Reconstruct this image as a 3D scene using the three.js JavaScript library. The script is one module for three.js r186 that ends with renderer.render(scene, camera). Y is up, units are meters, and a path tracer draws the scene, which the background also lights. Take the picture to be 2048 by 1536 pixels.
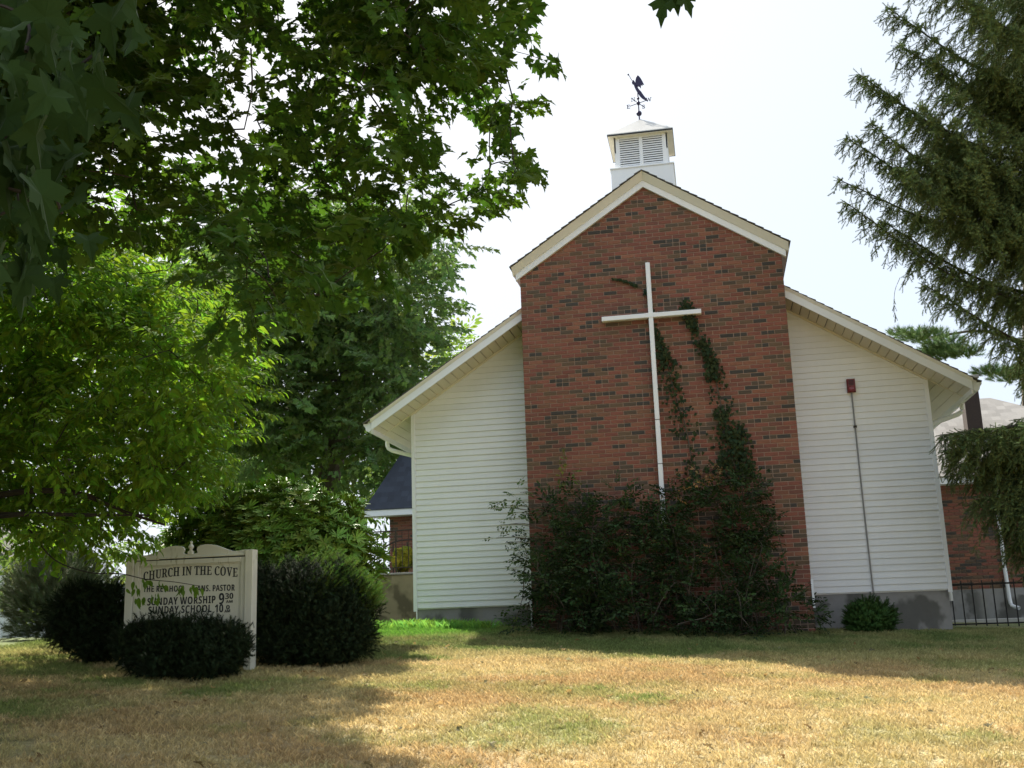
import * as THREE from 'three';
import { mergeGeometries } from 'three/addons/utils/BufferGeometryUtils.js';
import { FontLoader } from 'three/addons/loaders/FontLoader.js';
import { TextGeometry } from 'three/addons/geometries/TextGeometry.js';

// ------------------------------------------------------------------ camera, sky, sun, exposure
const scene = new THREE.Scene();
const camera = new THREE.PerspectiveCamera(39.07, 4 / 3, 0.1, 3000);
camera.position.set(0.7509, 1.6, 17.003);
camera.rotation.set(0.2167, 0.1788, -0.0342, 'YXZ');
camera.updateMatrixWorld(true);
const renderer = new THREE.WebGLRenderer({ antialias: true });
renderer.toneMapping = THREE.LinearToneMapping;
renderer.toneMappingExposure = 2.4;
renderer.shadowMap.enabled = true;

const SUN = new THREE.Vector3(-0.63, 1, -0.72).normalize();
{
  const w = 512, h = 256, data = new Float32Array(w * h * 4), d = new THREE.Vector3();
  for (let j = 0; j < h; j++) for (let i = 0; i < w; i++) {
    const v = (j + 0.5) / h, u = (i + 0.5) / w, el = (v - 0.5) * Math.PI, az = (u - 0.5) * 2 * Math.PI;
    d.set(Math.cos(el) * Math.cos(az), Math.sin(el), Math.cos(el) * Math.sin(az));
    const g = Math.acos(THREE.MathUtils.clamp(d.dot(SUN), -1, 1));
    const L = (0.94 + 0.6 * Math.exp(-g / 0.3)) / 2.2;
    const away = THREE.MathUtils.smoothstep(g, 0.3, 1.1), hz = Math.pow(1 - Math.max(0, d.y), 4);
    const blue = away * (1 - 0.55 * hz), k = (j * w + i) * 4;
    data[k] = L * (1 - 0.22 * blue); data[k + 1] = L * (1 - 0.07 * blue); data[k + 2] = L * (1.02 + 0.1 * blue); data[k + 3] = 1;
  }
  const t = new THREE.DataTexture(data, w, h, THREE.RGBAFormat, THREE.FloatType);
  t.mapping = THREE.EquirectangularReflectionMapping; t.minFilter = t.magFilter = THREE.LinearFilter; t.needsUpdate = true;
  scene.background = t; scene.environment = t;
}
const sun = new THREE.DirectionalLight(new THREE.Color().setRGB(1, 0.93, 0.8), 5);
sun.position.copy(SUN).multiplyScalar(80); sun.castShadow = true; sun.shadow.radius = 1.2;
sun.shadow.mapSize.set(4096, 4096);
Object.assign(sun.shadow.camera, { left: -40, right: 40, top: 40, bottom: -40, near: 1, far: 200 });
scene.add(sun, sun.target);

// ------------------------------------------------------------------ helpers
const V = (x, y, z) => new THREE.Vector3(x, y, z), clamp = THREE.MathUtils.clamp, lerp = THREE.MathUtils.lerp, smooth = THREE.MathUtils.smoothstep;
let seed = 7;
const reseed = (s) => { seed = s; };
const rnd = () => { seed |= 0; seed = (seed + 0x6d2b79f5) | 0; let t = Math.imul(seed ^ (seed >>> 15), 1 | seed); t = (t + Math.imul(t ^ (t >>> 7), 61 | t)) ^ t; return ((t ^ (t >>> 14)) >>> 0) / 4294967296; };
const rr = (a, b) => a + (b - a) * rnd();
const hash = (i, j) => { let n = Math.imul(i, 374761393) + Math.imul(j, 668265263); n = Math.imul(n ^ (n >>> 13), 1274126177); return ((n ^ (n >>> 16)) >>> 0) / 4294967296; };
function vnoise(x, y, per = 0) {
  const xi = Math.floor(x), yi = Math.floor(y), fx = x - xi, fy = y - yi, m = (a) => (per ? ((a % per) + per) % per : a);
  const u = fx * fx * (3 - 2 * fx), v = fy * fy * (3 - 2 * fy);
  return lerp(lerp(hash(m(xi), m(yi)), hash(m(xi + 1), m(yi)), u), lerp(hash(m(xi), m(yi + 1)), hash(m(xi + 1), m(yi + 1)), u), v);
}
const fbm = (x, y, per = 0, o = 4) => { let s = 0, a = 0.5, n = 0; for (let i = 0; i < o; i++) { s += a * vnoise(x, y, per); n += a; x *= 2; y *= 2; per *= 2; a *= 0.5; } return s / n; };
const F = 2163.9 / 768;                                             // focal length over half the height of the picture
function ray(px, py) { return V((px - 1024) / 768 / F, -(py - 768) / 768 / F, -1).applyQuaternion(camera.quaternion); }
const at = (px, py, t) => ray(px, py).multiplyScalar(t).add(camera.position);
const atZ = (px, py, z) => { const r = ray(px, py); return r.multiplyScalar((z - camera.position.z) / r.z).add(camera.position); };

function G(x, z) {                                                   // height of the ground
  let y = 1.39 - 0.04 * clamp(x, -9, 8) + (z > 0 ? -0.0794 * Math.min(z, 18) : 0.03 * Math.min(-z, 6));
  if (y > 1.56) y = 1.56 + (y - 1.56) * 0.2;
  return y + 0.02 * (fbm(x * 0.5 + 40, z * 0.5 + 40) - 0.5);
}
const names = {};
const numbered = (n) => { const k = (names[n] = (names[n] ?? -1) + 1); return k ? `${n}_${String(k).padStart(3, '0')}` : n; };
function tag(o, label, category, group, kind) {
  if (label) o.userData.label = label;
  if (category) o.userData.category = category;
  if (group) o.userData.group = group;
  if (kind) o.userData.kind = kind;
  return o;
}
function thing(name, label, category, p = [0, 0, 0], group) {
  const o = new THREE.Group(); o.name = numbered(name); o.position.set(...p); scene.add(o);
  return tag(o, label, category, group);
}
function mesh(name, geo, mat, parent = scene) {
  const m = new THREE.Mesh(geo, mat); m.name = parent === scene ? numbered(name) : name; m.castShadow = m.receiveShadow = true; parent.add(m); return m;
}
function prep(g) {                                                   // plain triangles with uv in metres, taken along the main axis of each face
  g = g.index ? g.toNonIndexed() : g;
  for (const k of Object.keys(g.attributes)) if (!['position', 'normal', 'color'].includes(k)) g.deleteAttribute(k);
  if (!g.attributes.normal) g.computeVertexNormals();
  const p = g.attributes.position, uv = new Float32Array(p.count * 2), a = V(), b = V(), c = V(), n = V();
  for (let i = 0; i < p.count; i += 3) {
    a.fromBufferAttribute(p, i); b.fromBufferAttribute(p, i + 1); c.fromBufferAttribute(p, i + 2);
    n.crossVectors(b.clone().sub(a), c.clone().sub(a)); const x = Math.abs(n.x), y = Math.abs(n.y), z = Math.abs(n.z);
    [a, b, c].forEach((q, k) => { const [s, t] = z >= x && z >= y ? [q.x, q.y] : x >= y ? [q.z, q.y] : [q.x, q.z]; uv[(i + k) * 2] = s; uv[(i + k) * 2 + 1] = t; });
  }
  g.setAttribute('uv', new THREE.BufferAttribute(uv, 2));
  return g;
}
const merge = (list) => mergeGeometries(list.map(prep));
function box(x0, x1, y0, y1, z0, z1) { const g = new THREE.BoxGeometry(x1 - x0, y1 - y0, z1 - z0); g.translate((x0 + x1) / 2, (y0 + y1) / 2, (z0 + z1) / 2); return prep(g); }
function bbox(x0, x1, y0, y1, z0, z1, b = 0.006) {                   // box with chamfered front edges
  const s = new THREE.Shape([[x0 + b, y0 + b], [x1 - b, y0 + b], [x1 - b, y1 - b], [x0 + b, y1 - b]].map((p) => new THREE.Vector2(...p)));
  const g = new THREE.ExtrudeGeometry(s, { depth: z1 - z0 - 2 * b, bevelEnabled: true, bevelSize: b, bevelThickness: b, bevelSegments: 1 });
  g.translate(0, 0, z0 + b); return prep(g);
}
function prism(pts, z0, z1) { const g = new THREE.ExtrudeGeometry(new THREE.Shape(pts.map((p) => new THREE.Vector2(...p))), { depth: z1 - z0, bevelEnabled: false, curveSegments: 8 }); g.translate(0, 0, z0); return prep(g); }
function hexa(c) {                                                   // eight corners: four of one face, then the four facing them
  const q = [[0, 1, 2, 3], [7, 6, 5, 4], [4, 5, 1, 0], [5, 6, 2, 1], [6, 7, 3, 2], [7, 4, 0, 3]], pos = [];
  for (const [a, b, d, e] of q) for (const i of [a, b, d, a, d, e]) pos.push(...c[i]);
  const g = new THREE.BufferGeometry(); g.setAttribute('position', new THREE.Float32BufferAttribute(pos, 3)); g.computeVertexNormals(); return prep(g);
}
function sweep(points, r0, r1, seg = 6, per = 4) {                   // tapered limb along a smooth line
  const c = new THREE.CatmullRomCurve3(points), n = Math.max(2, (points.length - 1) * per), pos = [], rings = [];
  const side = V(), up = V(), dir = V();
  for (let i = 0; i <= n; i++) {
    const p = c.getPoint(i / n), r = lerp(r0, r1, i / n); c.getTangent(i / n, dir);
    side.crossVectors(Math.abs(dir.y) > 0.9 ? V(1, 0, 0) : V(0, 1, 0), dir).normalize(); up.crossVectors(dir, side).normalize();
    rings.push(Array.from({ length: seg }, (_, k) => { const a = (k / seg) * 2 * Math.PI; return p.clone().addScaledVector(side, Math.cos(a) * r).addScaledVector(up, Math.sin(a) * r); }));
  }
  for (let i = 0; i < n; i++) for (let k = 0; k < seg; k++) { const k2 = (k + 1) % seg, a = rings[i][k], b = rings[i][k2], d = rings[i + 1][k2], e = rings[i + 1][k]; for (const q of [a, b, d, a, d, e]) pos.push(q.x, q.y, q.z); }
  const g = new THREE.BufferGeometry(); g.setAttribute('position', new THREE.Float32BufferAttribute(pos, 3)); g.computeVertexNormals(); return prep(g);
}
function tint(g, c) { const n = g.attributes.position.count, a = new Float32Array(n * 3); for (let i = 0; i < n; i++) a.set(c, i * 3); g.setAttribute('color', new THREE.BufferAttribute(a, 3)); return g; }

// ------------------------------------------------------------------ textures and materials
function tex(size, metres, fn, srgb = false) {
  const d = new Uint8Array(size * size * 4);
  for (let j = 0; j < size; j++) for (let i = 0; i < size; i++) { const c = fn(i / size, j / size), k = (j * size + i) * 4; for (let n = 0; n < 3; n++) d[k + n] = clamp(Array.isArray(c) ? c[n] : c, 0, 1) * 255; d[k + 3] = 255; }
  const t = new THREE.DataTexture(d, size, size); t.wrapS = t.wrapT = THREE.RepeatWrapping; t.magFilter = THREE.LinearFilter; t.minFilter = THREE.LinearMipmapLinearFilter; t.generateMipmaps = true;
  t.repeat.set(1 / metres, 1 / metres); if (srgb) t.colorSpace = THREE.SRGBColorSpace; t.needsUpdate = true; return t;
}
const rgb = (r, g, b) => new THREE.Color().setRGB(r, g, b);
const grainT = tex(256, 0.9, (u, v) => 0.7 + 0.3 * (0.5 * fbm(u * 12, v * 12, 12) + 0.5 * hash(Math.floor(u * 256), Math.floor(v * 256))));
const brickT = tex(256, 0.6, (u, v) => { const n = fbm(u * 30, v * 60, 30, 3), s = hash(Math.floor(u * 256), Math.floor(v * 256)); return 0.62 + 0.34 * n + 0.12 * (s - 0.5); });
const paintT = tex(512, 2.2, (u, v) => { const a = fbm(u * 5, v * 5, 5), b = fbm(u * 40, v * 8, 40, 3), s = hash(Math.floor(u * 512), Math.floor(v * 512)); return [0.9 + 0.08 * a + 0.03 * (b - 0.5) + 0.02 * s, 0.9 + 0.08 * a + 0.03 * (b - 0.5) + 0.02 * s, 0.9 + 0.08 * a + 0.03 * (b - 0.5) + 0.02 * s]; });
const wornT = tex(512, 1.1, (u, v) => { const a = fbm(u * 6, v * 6, 6), c = fbm(u * 60, v * 9, 60, 3), st = smooth(c, 0.62, 0.75) * smooth(a, 0.45, 0.7); return [0.92 - 0.3 * st, 0.92 - 0.33 * st, 0.9 - 0.42 * st].map((k) => k * (0.86 + 0.14 * a)); });
const barkT = tex(256, 0.7, (u, v) => 0.45 + 0.55 * fbm(u * 22, v * 5, 22, 4) * (0.7 + 0.3 * hash(Math.floor(u * 256), Math.floor(v * 256))));
barkT.wrapS = barkT.wrapT = THREE.RepeatWrapping;
const concreteT = tex(512, 3.1, (u, v) => { const a = fbm(u * 4, v * 4, 4), b = fbm(u * 40, v * 40, 40, 3), st = smooth(fbm(u * 11 + 3, v * 8 + 9, 0, 4), 0.4, 0.58); const k = (0.62 + 0.4 * a + 0.14 * (b - 0.5)) * (1 - 0.55 * st * smooth(Math.min(u, 1 - u), 0, 0.08)); return [k, k * 0.99, k * (0.98 - 0.05 * st)]; });
const roofT = tex(512, 1.6, (u, v) => { const row = Math.floor(v * 11), c = Math.floor(u * 9 + (row % 2) * 0.5 + 0.2 * hash(row, 3)); return 0.55 + 0.25 * hash(((c % 9) + 9) % 9, row) + 0.3 * (hash(Math.floor(u * 512), Math.floor(v * 512)) - 0.3) + 0.1 * fbm(u * 8, v * 8, 8); });
const S = (color, o = {}) => new THREE.MeshStandardMaterial({ color, roughness: 0.8, side: THREE.DoubleSide, ...o });
const leafMat = (color, o = {}) => new THREE.MeshPhysicalMaterial({ color, roughness: 0.97, specularIntensity: 0.3, transmission: 0.5, thickness: 0, side: THREE.DoubleSide, vertexColors: true, ...o });
const M = {
  siding: S(rgb(0.86, 0.87, 0.875), { map: paintT, roughness: 0.45 }),
  trim: S(rgb(0.86, 0.87, 0.89), { map: paintT, roughness: 0.5 }),
  moulding: S(rgb(0.84, 0.82, 0.78), { map: paintT, roughness: 0.6 }),
  soffit: S(rgb(0.8, 0.74, 0.6), { map: paintT, roughness: 0.6 }),
  oldPaint: S(rgb(0.74, 0.72, 0.61), { map: wornT, roughness: 0.65 }),
  mortar: S(rgb(0.4, 0.285, 0.22), { map: grainT, roughness: 0.95 }),
  concrete: S(rgb(0.34, 0.33, 0.32), { map: concreteT, roughness: 0.95 }),
  mossy: S(rgb(0.3, 0.26, 0.16), { map: concreteT, roughness: 0.95 }),
  shingle: S(rgb(0.16, 0.15, 0.15), { map: roofT, roughness: 0.95 }),
  darkRoof: S(rgb(0.05, 0.058, 0.08), { map: roofT, roughness: 0.95 }),
  greyRoof: S(rgb(0.36, 0.34, 0.32), { map: roofT, roughness: 0.95 }),
  vent: S(rgb(0.02, 0.02, 0.025)),
  copper: S(rgb(0.035, 0.03, 0.07), { roughness: 0.5, metalness: 0.5 }),
  tin: S(rgb(0.57, 0.565, 0.55), { map: grainT, roughness: 0.5, metalness: 0.3 }),
  iron: S(rgb(0.012, 0.012, 0.013), { roughness: 0.5, metalness: 0.4 }),
  rust: S(rgb(0.05, 0.04, 0.032), { roughness: 0.8, metalness: 0.3 }),
  red: S(rgb(0.16, 0.012, 0.012), { roughness: 0.4 }),
  redLens: S(rgb(0.24, 0.02, 0.015), { roughness: 0.15 }),
  conduit: S(rgb(0.3, 0.3, 0.31), { roughness: 0.45, metalness: 0.6 }),
  letter: S(rgb(0.018, 0.02, 0.022), { roughness: 0.7 }),
  bark: S(rgb(0.1, 0.08, 0.06), { map: barkT, roughness: 0.95 }),
  darkBark: S(rgb(0.05, 0.04, 0.03), { map: barkT, roughness: 0.95 }),
  twig: S(rgb(0.16, 0.13, 0.1), { map: barkT, roughness: 0.95 }),
  asphalt: S(rgb(0.16, 0.16, 0.165), { map: grainT, roughness: 0.95 }),
  pane: S(rgb(0.03, 0.035, 0.045), { roughness: 0.08 }),
};

// ------------------------------------------------------------------ the ground
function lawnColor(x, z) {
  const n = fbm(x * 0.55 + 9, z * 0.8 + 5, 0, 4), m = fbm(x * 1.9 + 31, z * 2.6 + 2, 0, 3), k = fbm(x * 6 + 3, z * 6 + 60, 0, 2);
  const near = 1 - smooth(z, 2.2, 4.2 + 1.6 * (n - 0.5)), left = Math.max(1 - smooth(x, -9.5, -6.3), 0.95 * (1 - smooth(x, -6, -2.4)) * smooth(m * 0.6 + n * 0.5, 0.38, 0.62)), lush = (1 - smooth(Math.hypot((x + 4.2) / 1.9, (z - 0.1) / 1.5), 0.5, 1.1)) * 1.0;  // left: greener under the trees, with their shade partly put into the colour
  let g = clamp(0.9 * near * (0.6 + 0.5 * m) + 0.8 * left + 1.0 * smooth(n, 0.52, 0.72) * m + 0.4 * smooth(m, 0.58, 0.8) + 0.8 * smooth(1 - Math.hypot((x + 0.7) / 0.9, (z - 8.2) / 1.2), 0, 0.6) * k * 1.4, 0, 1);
  const dry = [lerp(0.5, 0.68, k), lerp(0.385, 0.55, k), lerp(0.17, 0.3, k)], red = [0.5, 0.345, 0.165], gk = 1 - near, green = [lerp(0.12, 0.2, k) + 0.1 * gk, lerp(0.16, 0.25, k) + 0.1 * gk, lerp(0.05, 0.075, k) + 0.03 * gk], lushGreen = [0.17, 0.34, 0.05];  // near green darkened for the church shadow; lush patch kept bright where sunlit
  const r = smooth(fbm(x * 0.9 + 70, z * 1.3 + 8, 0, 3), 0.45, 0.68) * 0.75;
  return [0, 1, 2].map((i) => lerp(lerp(lerp(dry[i], red[i], r), green[i], g), lushGreen[i], clamp(lush, 0, 1)));
}
{
  const line = (a, b, s) => { const o = []; for (let v = a; v <= b + 1e-6; v += s) o.push(v); return o; };
  const xs = [-900, -400, -180, -90, -60, -40, -30, ...line(-24, -10.5, 1.5), ...line(-9, 9, 0.15), ...line(10.5, 24, 1.5), 40, 80, 200, 500, 900];
  const zs = [-900, -400, -180, -90, -60, -40, -30, ...line(-22, -5.5, 1.5), ...line(-4, 13, 0.15), 14.5, 17, 20, 24, 30, 45, 90, 200, 600];
  const pos = [], col = [], uv = [], idx = [];
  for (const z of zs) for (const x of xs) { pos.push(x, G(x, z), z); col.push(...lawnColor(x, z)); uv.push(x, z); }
  for (let j = 0; j < zs.length - 1; j++) for (let i = 0; i < xs.length - 1; i++) { const a = j * xs.length + i, b = a + xs.length; idx.push(a, b, a + 1, a + 1, b, b + 1); }
  const g = new THREE.BufferGeometry(); g.setAttribute('position', new THREE.Float32BufferAttribute(pos, 3)); g.setAttribute('color', new THREE.Float32BufferAttribute(col, 3)); g.setAttribute('uv', new THREE.Float32BufferAttribute(uv, 2)); g.setIndex(idx); g.computeVertexNormals();
  const t = tex(1024, 2.3, (u, v) => { const a = fbm(u * 60, v * 60, 60, 3), b = hash(Math.floor(u * 1024), Math.floor(v * 1024)), c = fbm(u * 9, v * 9, 9, 3), k = 0.5 + 0.45 * a + 0.24 * (b - 0.4) + 0.3 * (c - 0.5); return [k, k, k]; });
  const bump = tex(512, 0.8, (u, v) => fbm(u * 50, v * 50, 50, 3));
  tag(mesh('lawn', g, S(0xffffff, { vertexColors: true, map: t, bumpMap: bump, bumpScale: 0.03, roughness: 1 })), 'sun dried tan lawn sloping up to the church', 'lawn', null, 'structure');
  const road = []; for (let z = -60; z < 30; z += 6) road.push(hexa([[-27, G(-27, z) + 0.004, z], [-20, G(-20, z) + 0.004, z], [-20, G(-20, z + 6) + 0.004, z + 6], [-27, G(-27, z + 6) + 0.004, z + 6], [-27, 1, z], [-20, 1, z], [-20, 1, z + 6], [-27, 1, z + 6]]));
  tag(mesh('road', merge(road), M.asphalt), 'pale grey road beyond the shrubs and lawn', 'road', null, 'structure');
}

// ------------------------------------------------------------------ bricks
const TONES = [[0.3, 0.1, 0.066], [0.27, 0.09, 0.062], [0.31, 0.12, 0.072], [0.23, 0.085, 0.06], [0.26, 0.115, 0.068], [0.18, 0.105, 0.062], [0.125, 0.083, 0.056], [0.075, 0.06, 0.05]];
const WEIGHTS = [0.2, 0.19, 0.15, 0.13, 0.08, 0.12, 0.07, 0.06];
const toneMats = TONES.map((c) => S(rgb(c[0] * 0.93, c[1], c[2]), { map: brickT, roughness: 0.9, name: 'brick' }));
const brickRest = S(0xffffff, { map: brickT, vertexColors: true, roughness: 0.9, name: 'brick' });
const pickTone = () => { let r = rnd(); for (let i = 0; i < WEIGHTS.length; i++) if ((r -= WEIGHTS[i]) < 0) return i; return 0; };
const BL = 0.2127, CH = 0.0667, J = 0.0105;
// bricks of a wall facing +z in the plane z: single bricks for those that «single» picks, the rest joined
function brickWall(parent, x0, x1, y0, topAt, z, single, most = 300, dim = 1) {
  const geoms = new Map(), all = [];
  const geoOf = (len) => { const k = Math.round(len * 1000); if (!geoms.has(k)) geoms.set(k, bbox(-len / 2, len / 2, -(CH - J) / 2, (CH - J) / 2, -0.05, 0.0055, 0.003)); return geoms.get(k); };
  const rows = Math.ceil((Math.max(topAt(x0), topAt(x1), topAt((x0 + x1) / 2)) - y0) / CH);
  for (let r = 0; r < rows; r++) {
    const y = y0 + (r + 0.5) * CH; let x = x0 + (r % 2 ? BL / 2 : 0);
    if (r % 2) all.push([x0 + BL / 4 - J / 4, y, BL / 2 - J]);
    while (x < x1 - 0.02) {
      if (rnd() < 0.1) { for (let k = 0; k < 2 && x < x1 - 0.02; k++) { all.push([x + BL / 4, y, BL / 2 - J, 1]); x += BL / 2; } continue; }
      const l = Math.min(BL, x1 - x); all.push([x + l / 2, y, l - J]); x += l;
    }
  }
  const inside = all.filter(([x, y]) => y - CH / 2 < Math.max(topAt(x - BL / 2), topAt(x + BL / 2)));
  const ranked = inside.map((b) => [single(b[0], b[1]), b]).filter((q) => q[0] !== null).sort((a, b) => a[0] - b[0]).slice(0, most).map((q) => q[1]);
  const alone = new Set(ranked), rest = [];
  for (const b of inside) {
    const t = b[3] ? (rnd() < 0.5 ? 7 : 6) : pickTone(), g = geoOf(b[2]), dz = rr(-0.0015, 0.0015);
    if (alone.has(b)) { const m = mesh('brick', g, toneMats[t], parent); m.position.set(b[0], b[1], z + dz); }
    else { const q = g.clone().translate(b[0], b[1], z + dz), v = rr(0.85, 1.12) * (0.82 + 0.36 * fbm(b[0] * 1.1 + 5, b[1] * 0.9 + 3, 0, 3)) * dim; prepKeep(q, b); rest.push(tint(q, TONES[t].map((c, n) => c * v * (n ? 1 : 0.93)))); }
  }
  if (rest.length) tag(mesh('brickwork', mergeGeometries(rest), brickRest, parent), null, null, null, 'stuff');
}
function prepKeep(g, b) { const uv = g.attributes.uv, p = g.attributes.position; for (let i = 0; i < uv.count; i++) uv.setXY(i, p.getX(i), p.getY(i)); }

// ------------------------------------------------------------------ the church
const W = 2.127, D = -0.86, RK = -0.2, SL = 0.652, CX = 4.266, WSL = 0.642;
const church = thing('church', 'white sided church with tall red brick gable pier and louvred cupola', 'church', [0, 0, 0]);
{
  reseed(11);
  const gable = (x) => 8.575 - SL * Math.abs(x);
  // pier
  mesh('pier_wall', prism([[-W + 0.008, 1.0], [W - 0.008, 1.0], [W - 0.008, gable(W)], [0, gable(0)], [-W + 0.008, gable(W)]], -3.4, -0.004), M.mortar, church);
  brickWall(church, -W, W, 0.965, gable, -0.0015, (x, y) => (y > 3.9 && y < gable(x) - 0.1 && Math.abs(x) < W - 0.1 && Math.hypot(x - 0.3, 0) < 1.7 && !(x > 0.05 && x < 1.4 && y < 6.3) ? Math.hypot(x - 0.75, y - 1.6) : null));
  for (const s of [-1, 1]) {                                          // side faces of the pier
    const side = new THREE.Group(); side.name = 'pier_side'; church.add(side); side.position.set(s * W, 0, 0); side.rotation.y = s * Math.PI / 2;
    const g = []; for (let r = 0; r < 93; r++) for (let k = r % 2 ? -0.5 : 0; k < 16; k++) { const x = Math.max(0, k * BL), e = (k + 1) * BL - J; g.push(tint(box(s > 0 ? x : -e, s > 0 ? e : -x, 0, CH - J, -0.02, -0.003).translate(0, 0.965 + r * CH + J / 2, 0), TONES[pickTone()])); }
    tag(mesh('brickwork', mergeGeometries(g), brickRest, side), null, null, null, 'stuff');
  }
  // raking boards: two boards per slope and the roof behind them
  const rake = (name, mat, half, apexY, slope, off0, off1, z0, z1, tilt = 0, inner = 0) => {
    for (const s of [-1, 1]) {
      const p = (x, off, z) => [s * x, apexY - slope * x + off, z];
      mesh(name, hexa([p(inner, off0, z1), p(half, off0, z1), p(half, off1, z1 + tilt), p(inner, off1, z1 + tilt), p(inner, off0, z0), p(half, off0, z0), p(half, off1, z0), p(inner, off1, z0)]), mat, church);
    }
  };
  rake('frieze_board', M.trim, 2.19, 8.577, SL, -0.008, 0.108, -0.02, 0.055);
  rake('rake_moulding', M.moulding, 2.235, 8.577, SL, 0.108, 0.222, -0.02, 0.075, 0.1);
  rake('pier_roof', M.trim, 2.25, 8.577, SL, 0.16, 0.222, -3.5, -0.022);
  const courses = (half, apexY, slope, off, z0, z1, inner = 0) => {   // overlapping courses of shingles, each a little proud of the next one down
    const g = []; const L = 0.125;
    for (const s of [-1, 1]) for (let x = inner; x < half; x += L) {
      const j = rr(-0.008, 0.008), a = x - 0.02, b = Math.min(x + L, half), p = (q, o, z) => [s * q, apexY - slope * q + off + o, z];
      g.push(hexa([p(Math.max(a, inner), 0.004, z1 + j), p(b, 0.018, z1 + j), p(b, 0.031, z1 + j), p(Math.max(a, inner), 0.012, z1 + j), p(Math.max(a, inner), 0.004, z0), p(b, 0.018, z0), p(b, 0.031, z0), p(Math.max(a, inner), 0.012, z0)]));
    }
    return merge(g);
  };
  tag(mesh('roof_shingles', courses(2.27, 8.577, SL, 0.224, -3.5, 0.2), M.shingle, church), null, null, null, 'stuff');
  // wings
  const wApex = 8.125;                                    // where the two roof planes of the nave would meet
  const lean = (x) => wApex - WSL * Math.abs(x);                        // top of the roof
  const sidings = [1, 0.975, 0.95].map((k) => S(rgb(0.86 * k, 0.87 * k, 0.875 * k), { map: paintT, roughness: 0.45 })), NB = 46, EX = 0.1012, Y0 = 1.88;
  for (const s of [-1, 1]) {
    const soffitY = (x) => lean(x) - 0.198, outer = (y) => Math.min(CX - 0.05, (wApex - 0.198 - y) / WSL);
    const inner = W + 0.02;
    mesh('wing_wall', prism([[s * W, 1.86], [s * CX, 1.86], [s * CX, soffitY(CX) + 0.1], [s * W, soffitY(W) + 0.1]], -18, D - 0.03), M.siding, church);
    for (let i = 0; i < NB; i++) {
      const y = Y0 + i * EX, x0 = inner, x1 = outer(y), x2 = outer(y + EX); if (x1 < inner + 0.05) break;
      const e = Math.max(x2, inner + 0.01), w1 = rr(-0.0012, 0.0012), f = D + 0.004 + w1, z0 = D - 0.028;
      mesh('siding_board', hexa([[s * x0, y, f], [s * x1, y, f], [s * e, y + EX, D - 0.013], [s * x0, y + EX, D - 0.013], [s * x0, y, z0], [s * x1, y, z0], [s * e, y + EX, z0], [s * x0, y + EX, z0]]), sidings[Math.floor(rnd() * 3)], church);
    }
    mesh('corner_board', box(Math.min(s * (CX - 0.05), s * (CX + 0.012)), Math.max(s * (CX - 0.05), s * (CX + 0.012)), 1.83, 5.19, D - 0.06, D + 0.012), M.trim, church);
    mesh('edge_trim', box(Math.min(s * W, s * (W + 0.022)), Math.max(s * W, s * (W + 0.022)), 1.88, 6.54, D - 0.02, D + 0.014), M.trim, church);
    mesh('foundation', prism([[s * W, 0.7], [s * (CX - 0.04), 0.7], [s * (CX - 0.04), 1.895], [s * W, 1.895]], -18, D - 0.035), M.concrete, church);
    // raking soffit: panels side by side, each with its own edge
    const PX = 0.128;
    for (let x = W + 0.01; x < 4.78; x += PX) {
      const b = Math.min(x + PX - 0.012, 4.78), j = rr(-0.0015, 0.0015), p = (q, o, z) => [s * q, soffitY(q) + o + j, z];
      mesh('soffit_panel', hexa([p(x, 0, RK - 0.012), p(b, 0, RK - 0.012), p(b, 0.02, RK - 0.012), p(x, 0.02, RK - 0.012), p(x, 0, D), p(b, 0, D), p(b, 0.02, D), p(x, 0.02, D)]), M.soffit, church);
    }
    const sp = (q, o, z) => [s * q, lean(q) + o, z];
    const strip = (name, mat, xa, xb, o0, o1, za, zb, tilt = 0) => mesh(name, hexa([sp(xa, o0, zb), sp(xb, o0, zb), sp(xb, o1, zb + tilt), sp(xa, o1, zb + tilt), sp(xa, o0, za), sp(xb, o0, za), sp(xb, o1, za), sp(xa, o1, za)]), mat, church);
    strip('soffit_trim', M.soffit, W + 0.02, 4.266, -0.228, -0.2, D - 0.01, D + 0.03);
    strip('fascia_board', M.trim, W, 4.79, -0.212, -0.078, RK - 0.03, RK);
    strip('rake_moulding', M.moulding, W, 4.8, -0.078, -0.032, RK - 0.05, RK + 0.012, 0.03);
    strip('roof', M.trim, 1.2, 4.86, -0.12, -0.031, -18.2, RK - 0.03);
    strip('soffit_seam', M.vent, W + 0.02, 4.78, -0.172, -0.165, D, RK - 0.03);
    // eave: soffit along the side, its boards, fascia and gutter
    for (let k = 0; k < 4; k++) { const xa = CX + 0.012 + k * 0.13, xb = xa + 0.122; strip('eave_board', M.soffit, xa, xb, -0.2, -0.18, -18, D + 0.004); }
    strip('eave_backing', M.vent, CX, 4.8, -0.176, -0.17, -18, D);
    strip('soffit_channel', M.soffit, CX + 0.012, 4.78, -0.212, -0.199, D - 0.004, D + 0.022);
    mesh('eave_fascia', box(Math.min(s * 4.772, s * 4.796), Math.max(s * 4.772, s * 4.796), 4.782, 4.955, -18, RK - 0.03), M.trim, church);
    const gp = [[0, 0.14], [0, 0.02], [0.04, 0], [0.085, 0.02], [0.1, 0.07], [0.13, 0.11], [0.13, 0.14], [0.118, 0.14], [0.112, 0.11], [0.085, 0.075], [0.075, 0.03], [0.012, 0.03], [0.012, 0.14]];
    mesh('gutter', prism(gp.map(([x, y]) => [s * (4.798 + x), 4.808 + y]), -18, RK - 0.02), M.trim, church);
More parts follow.
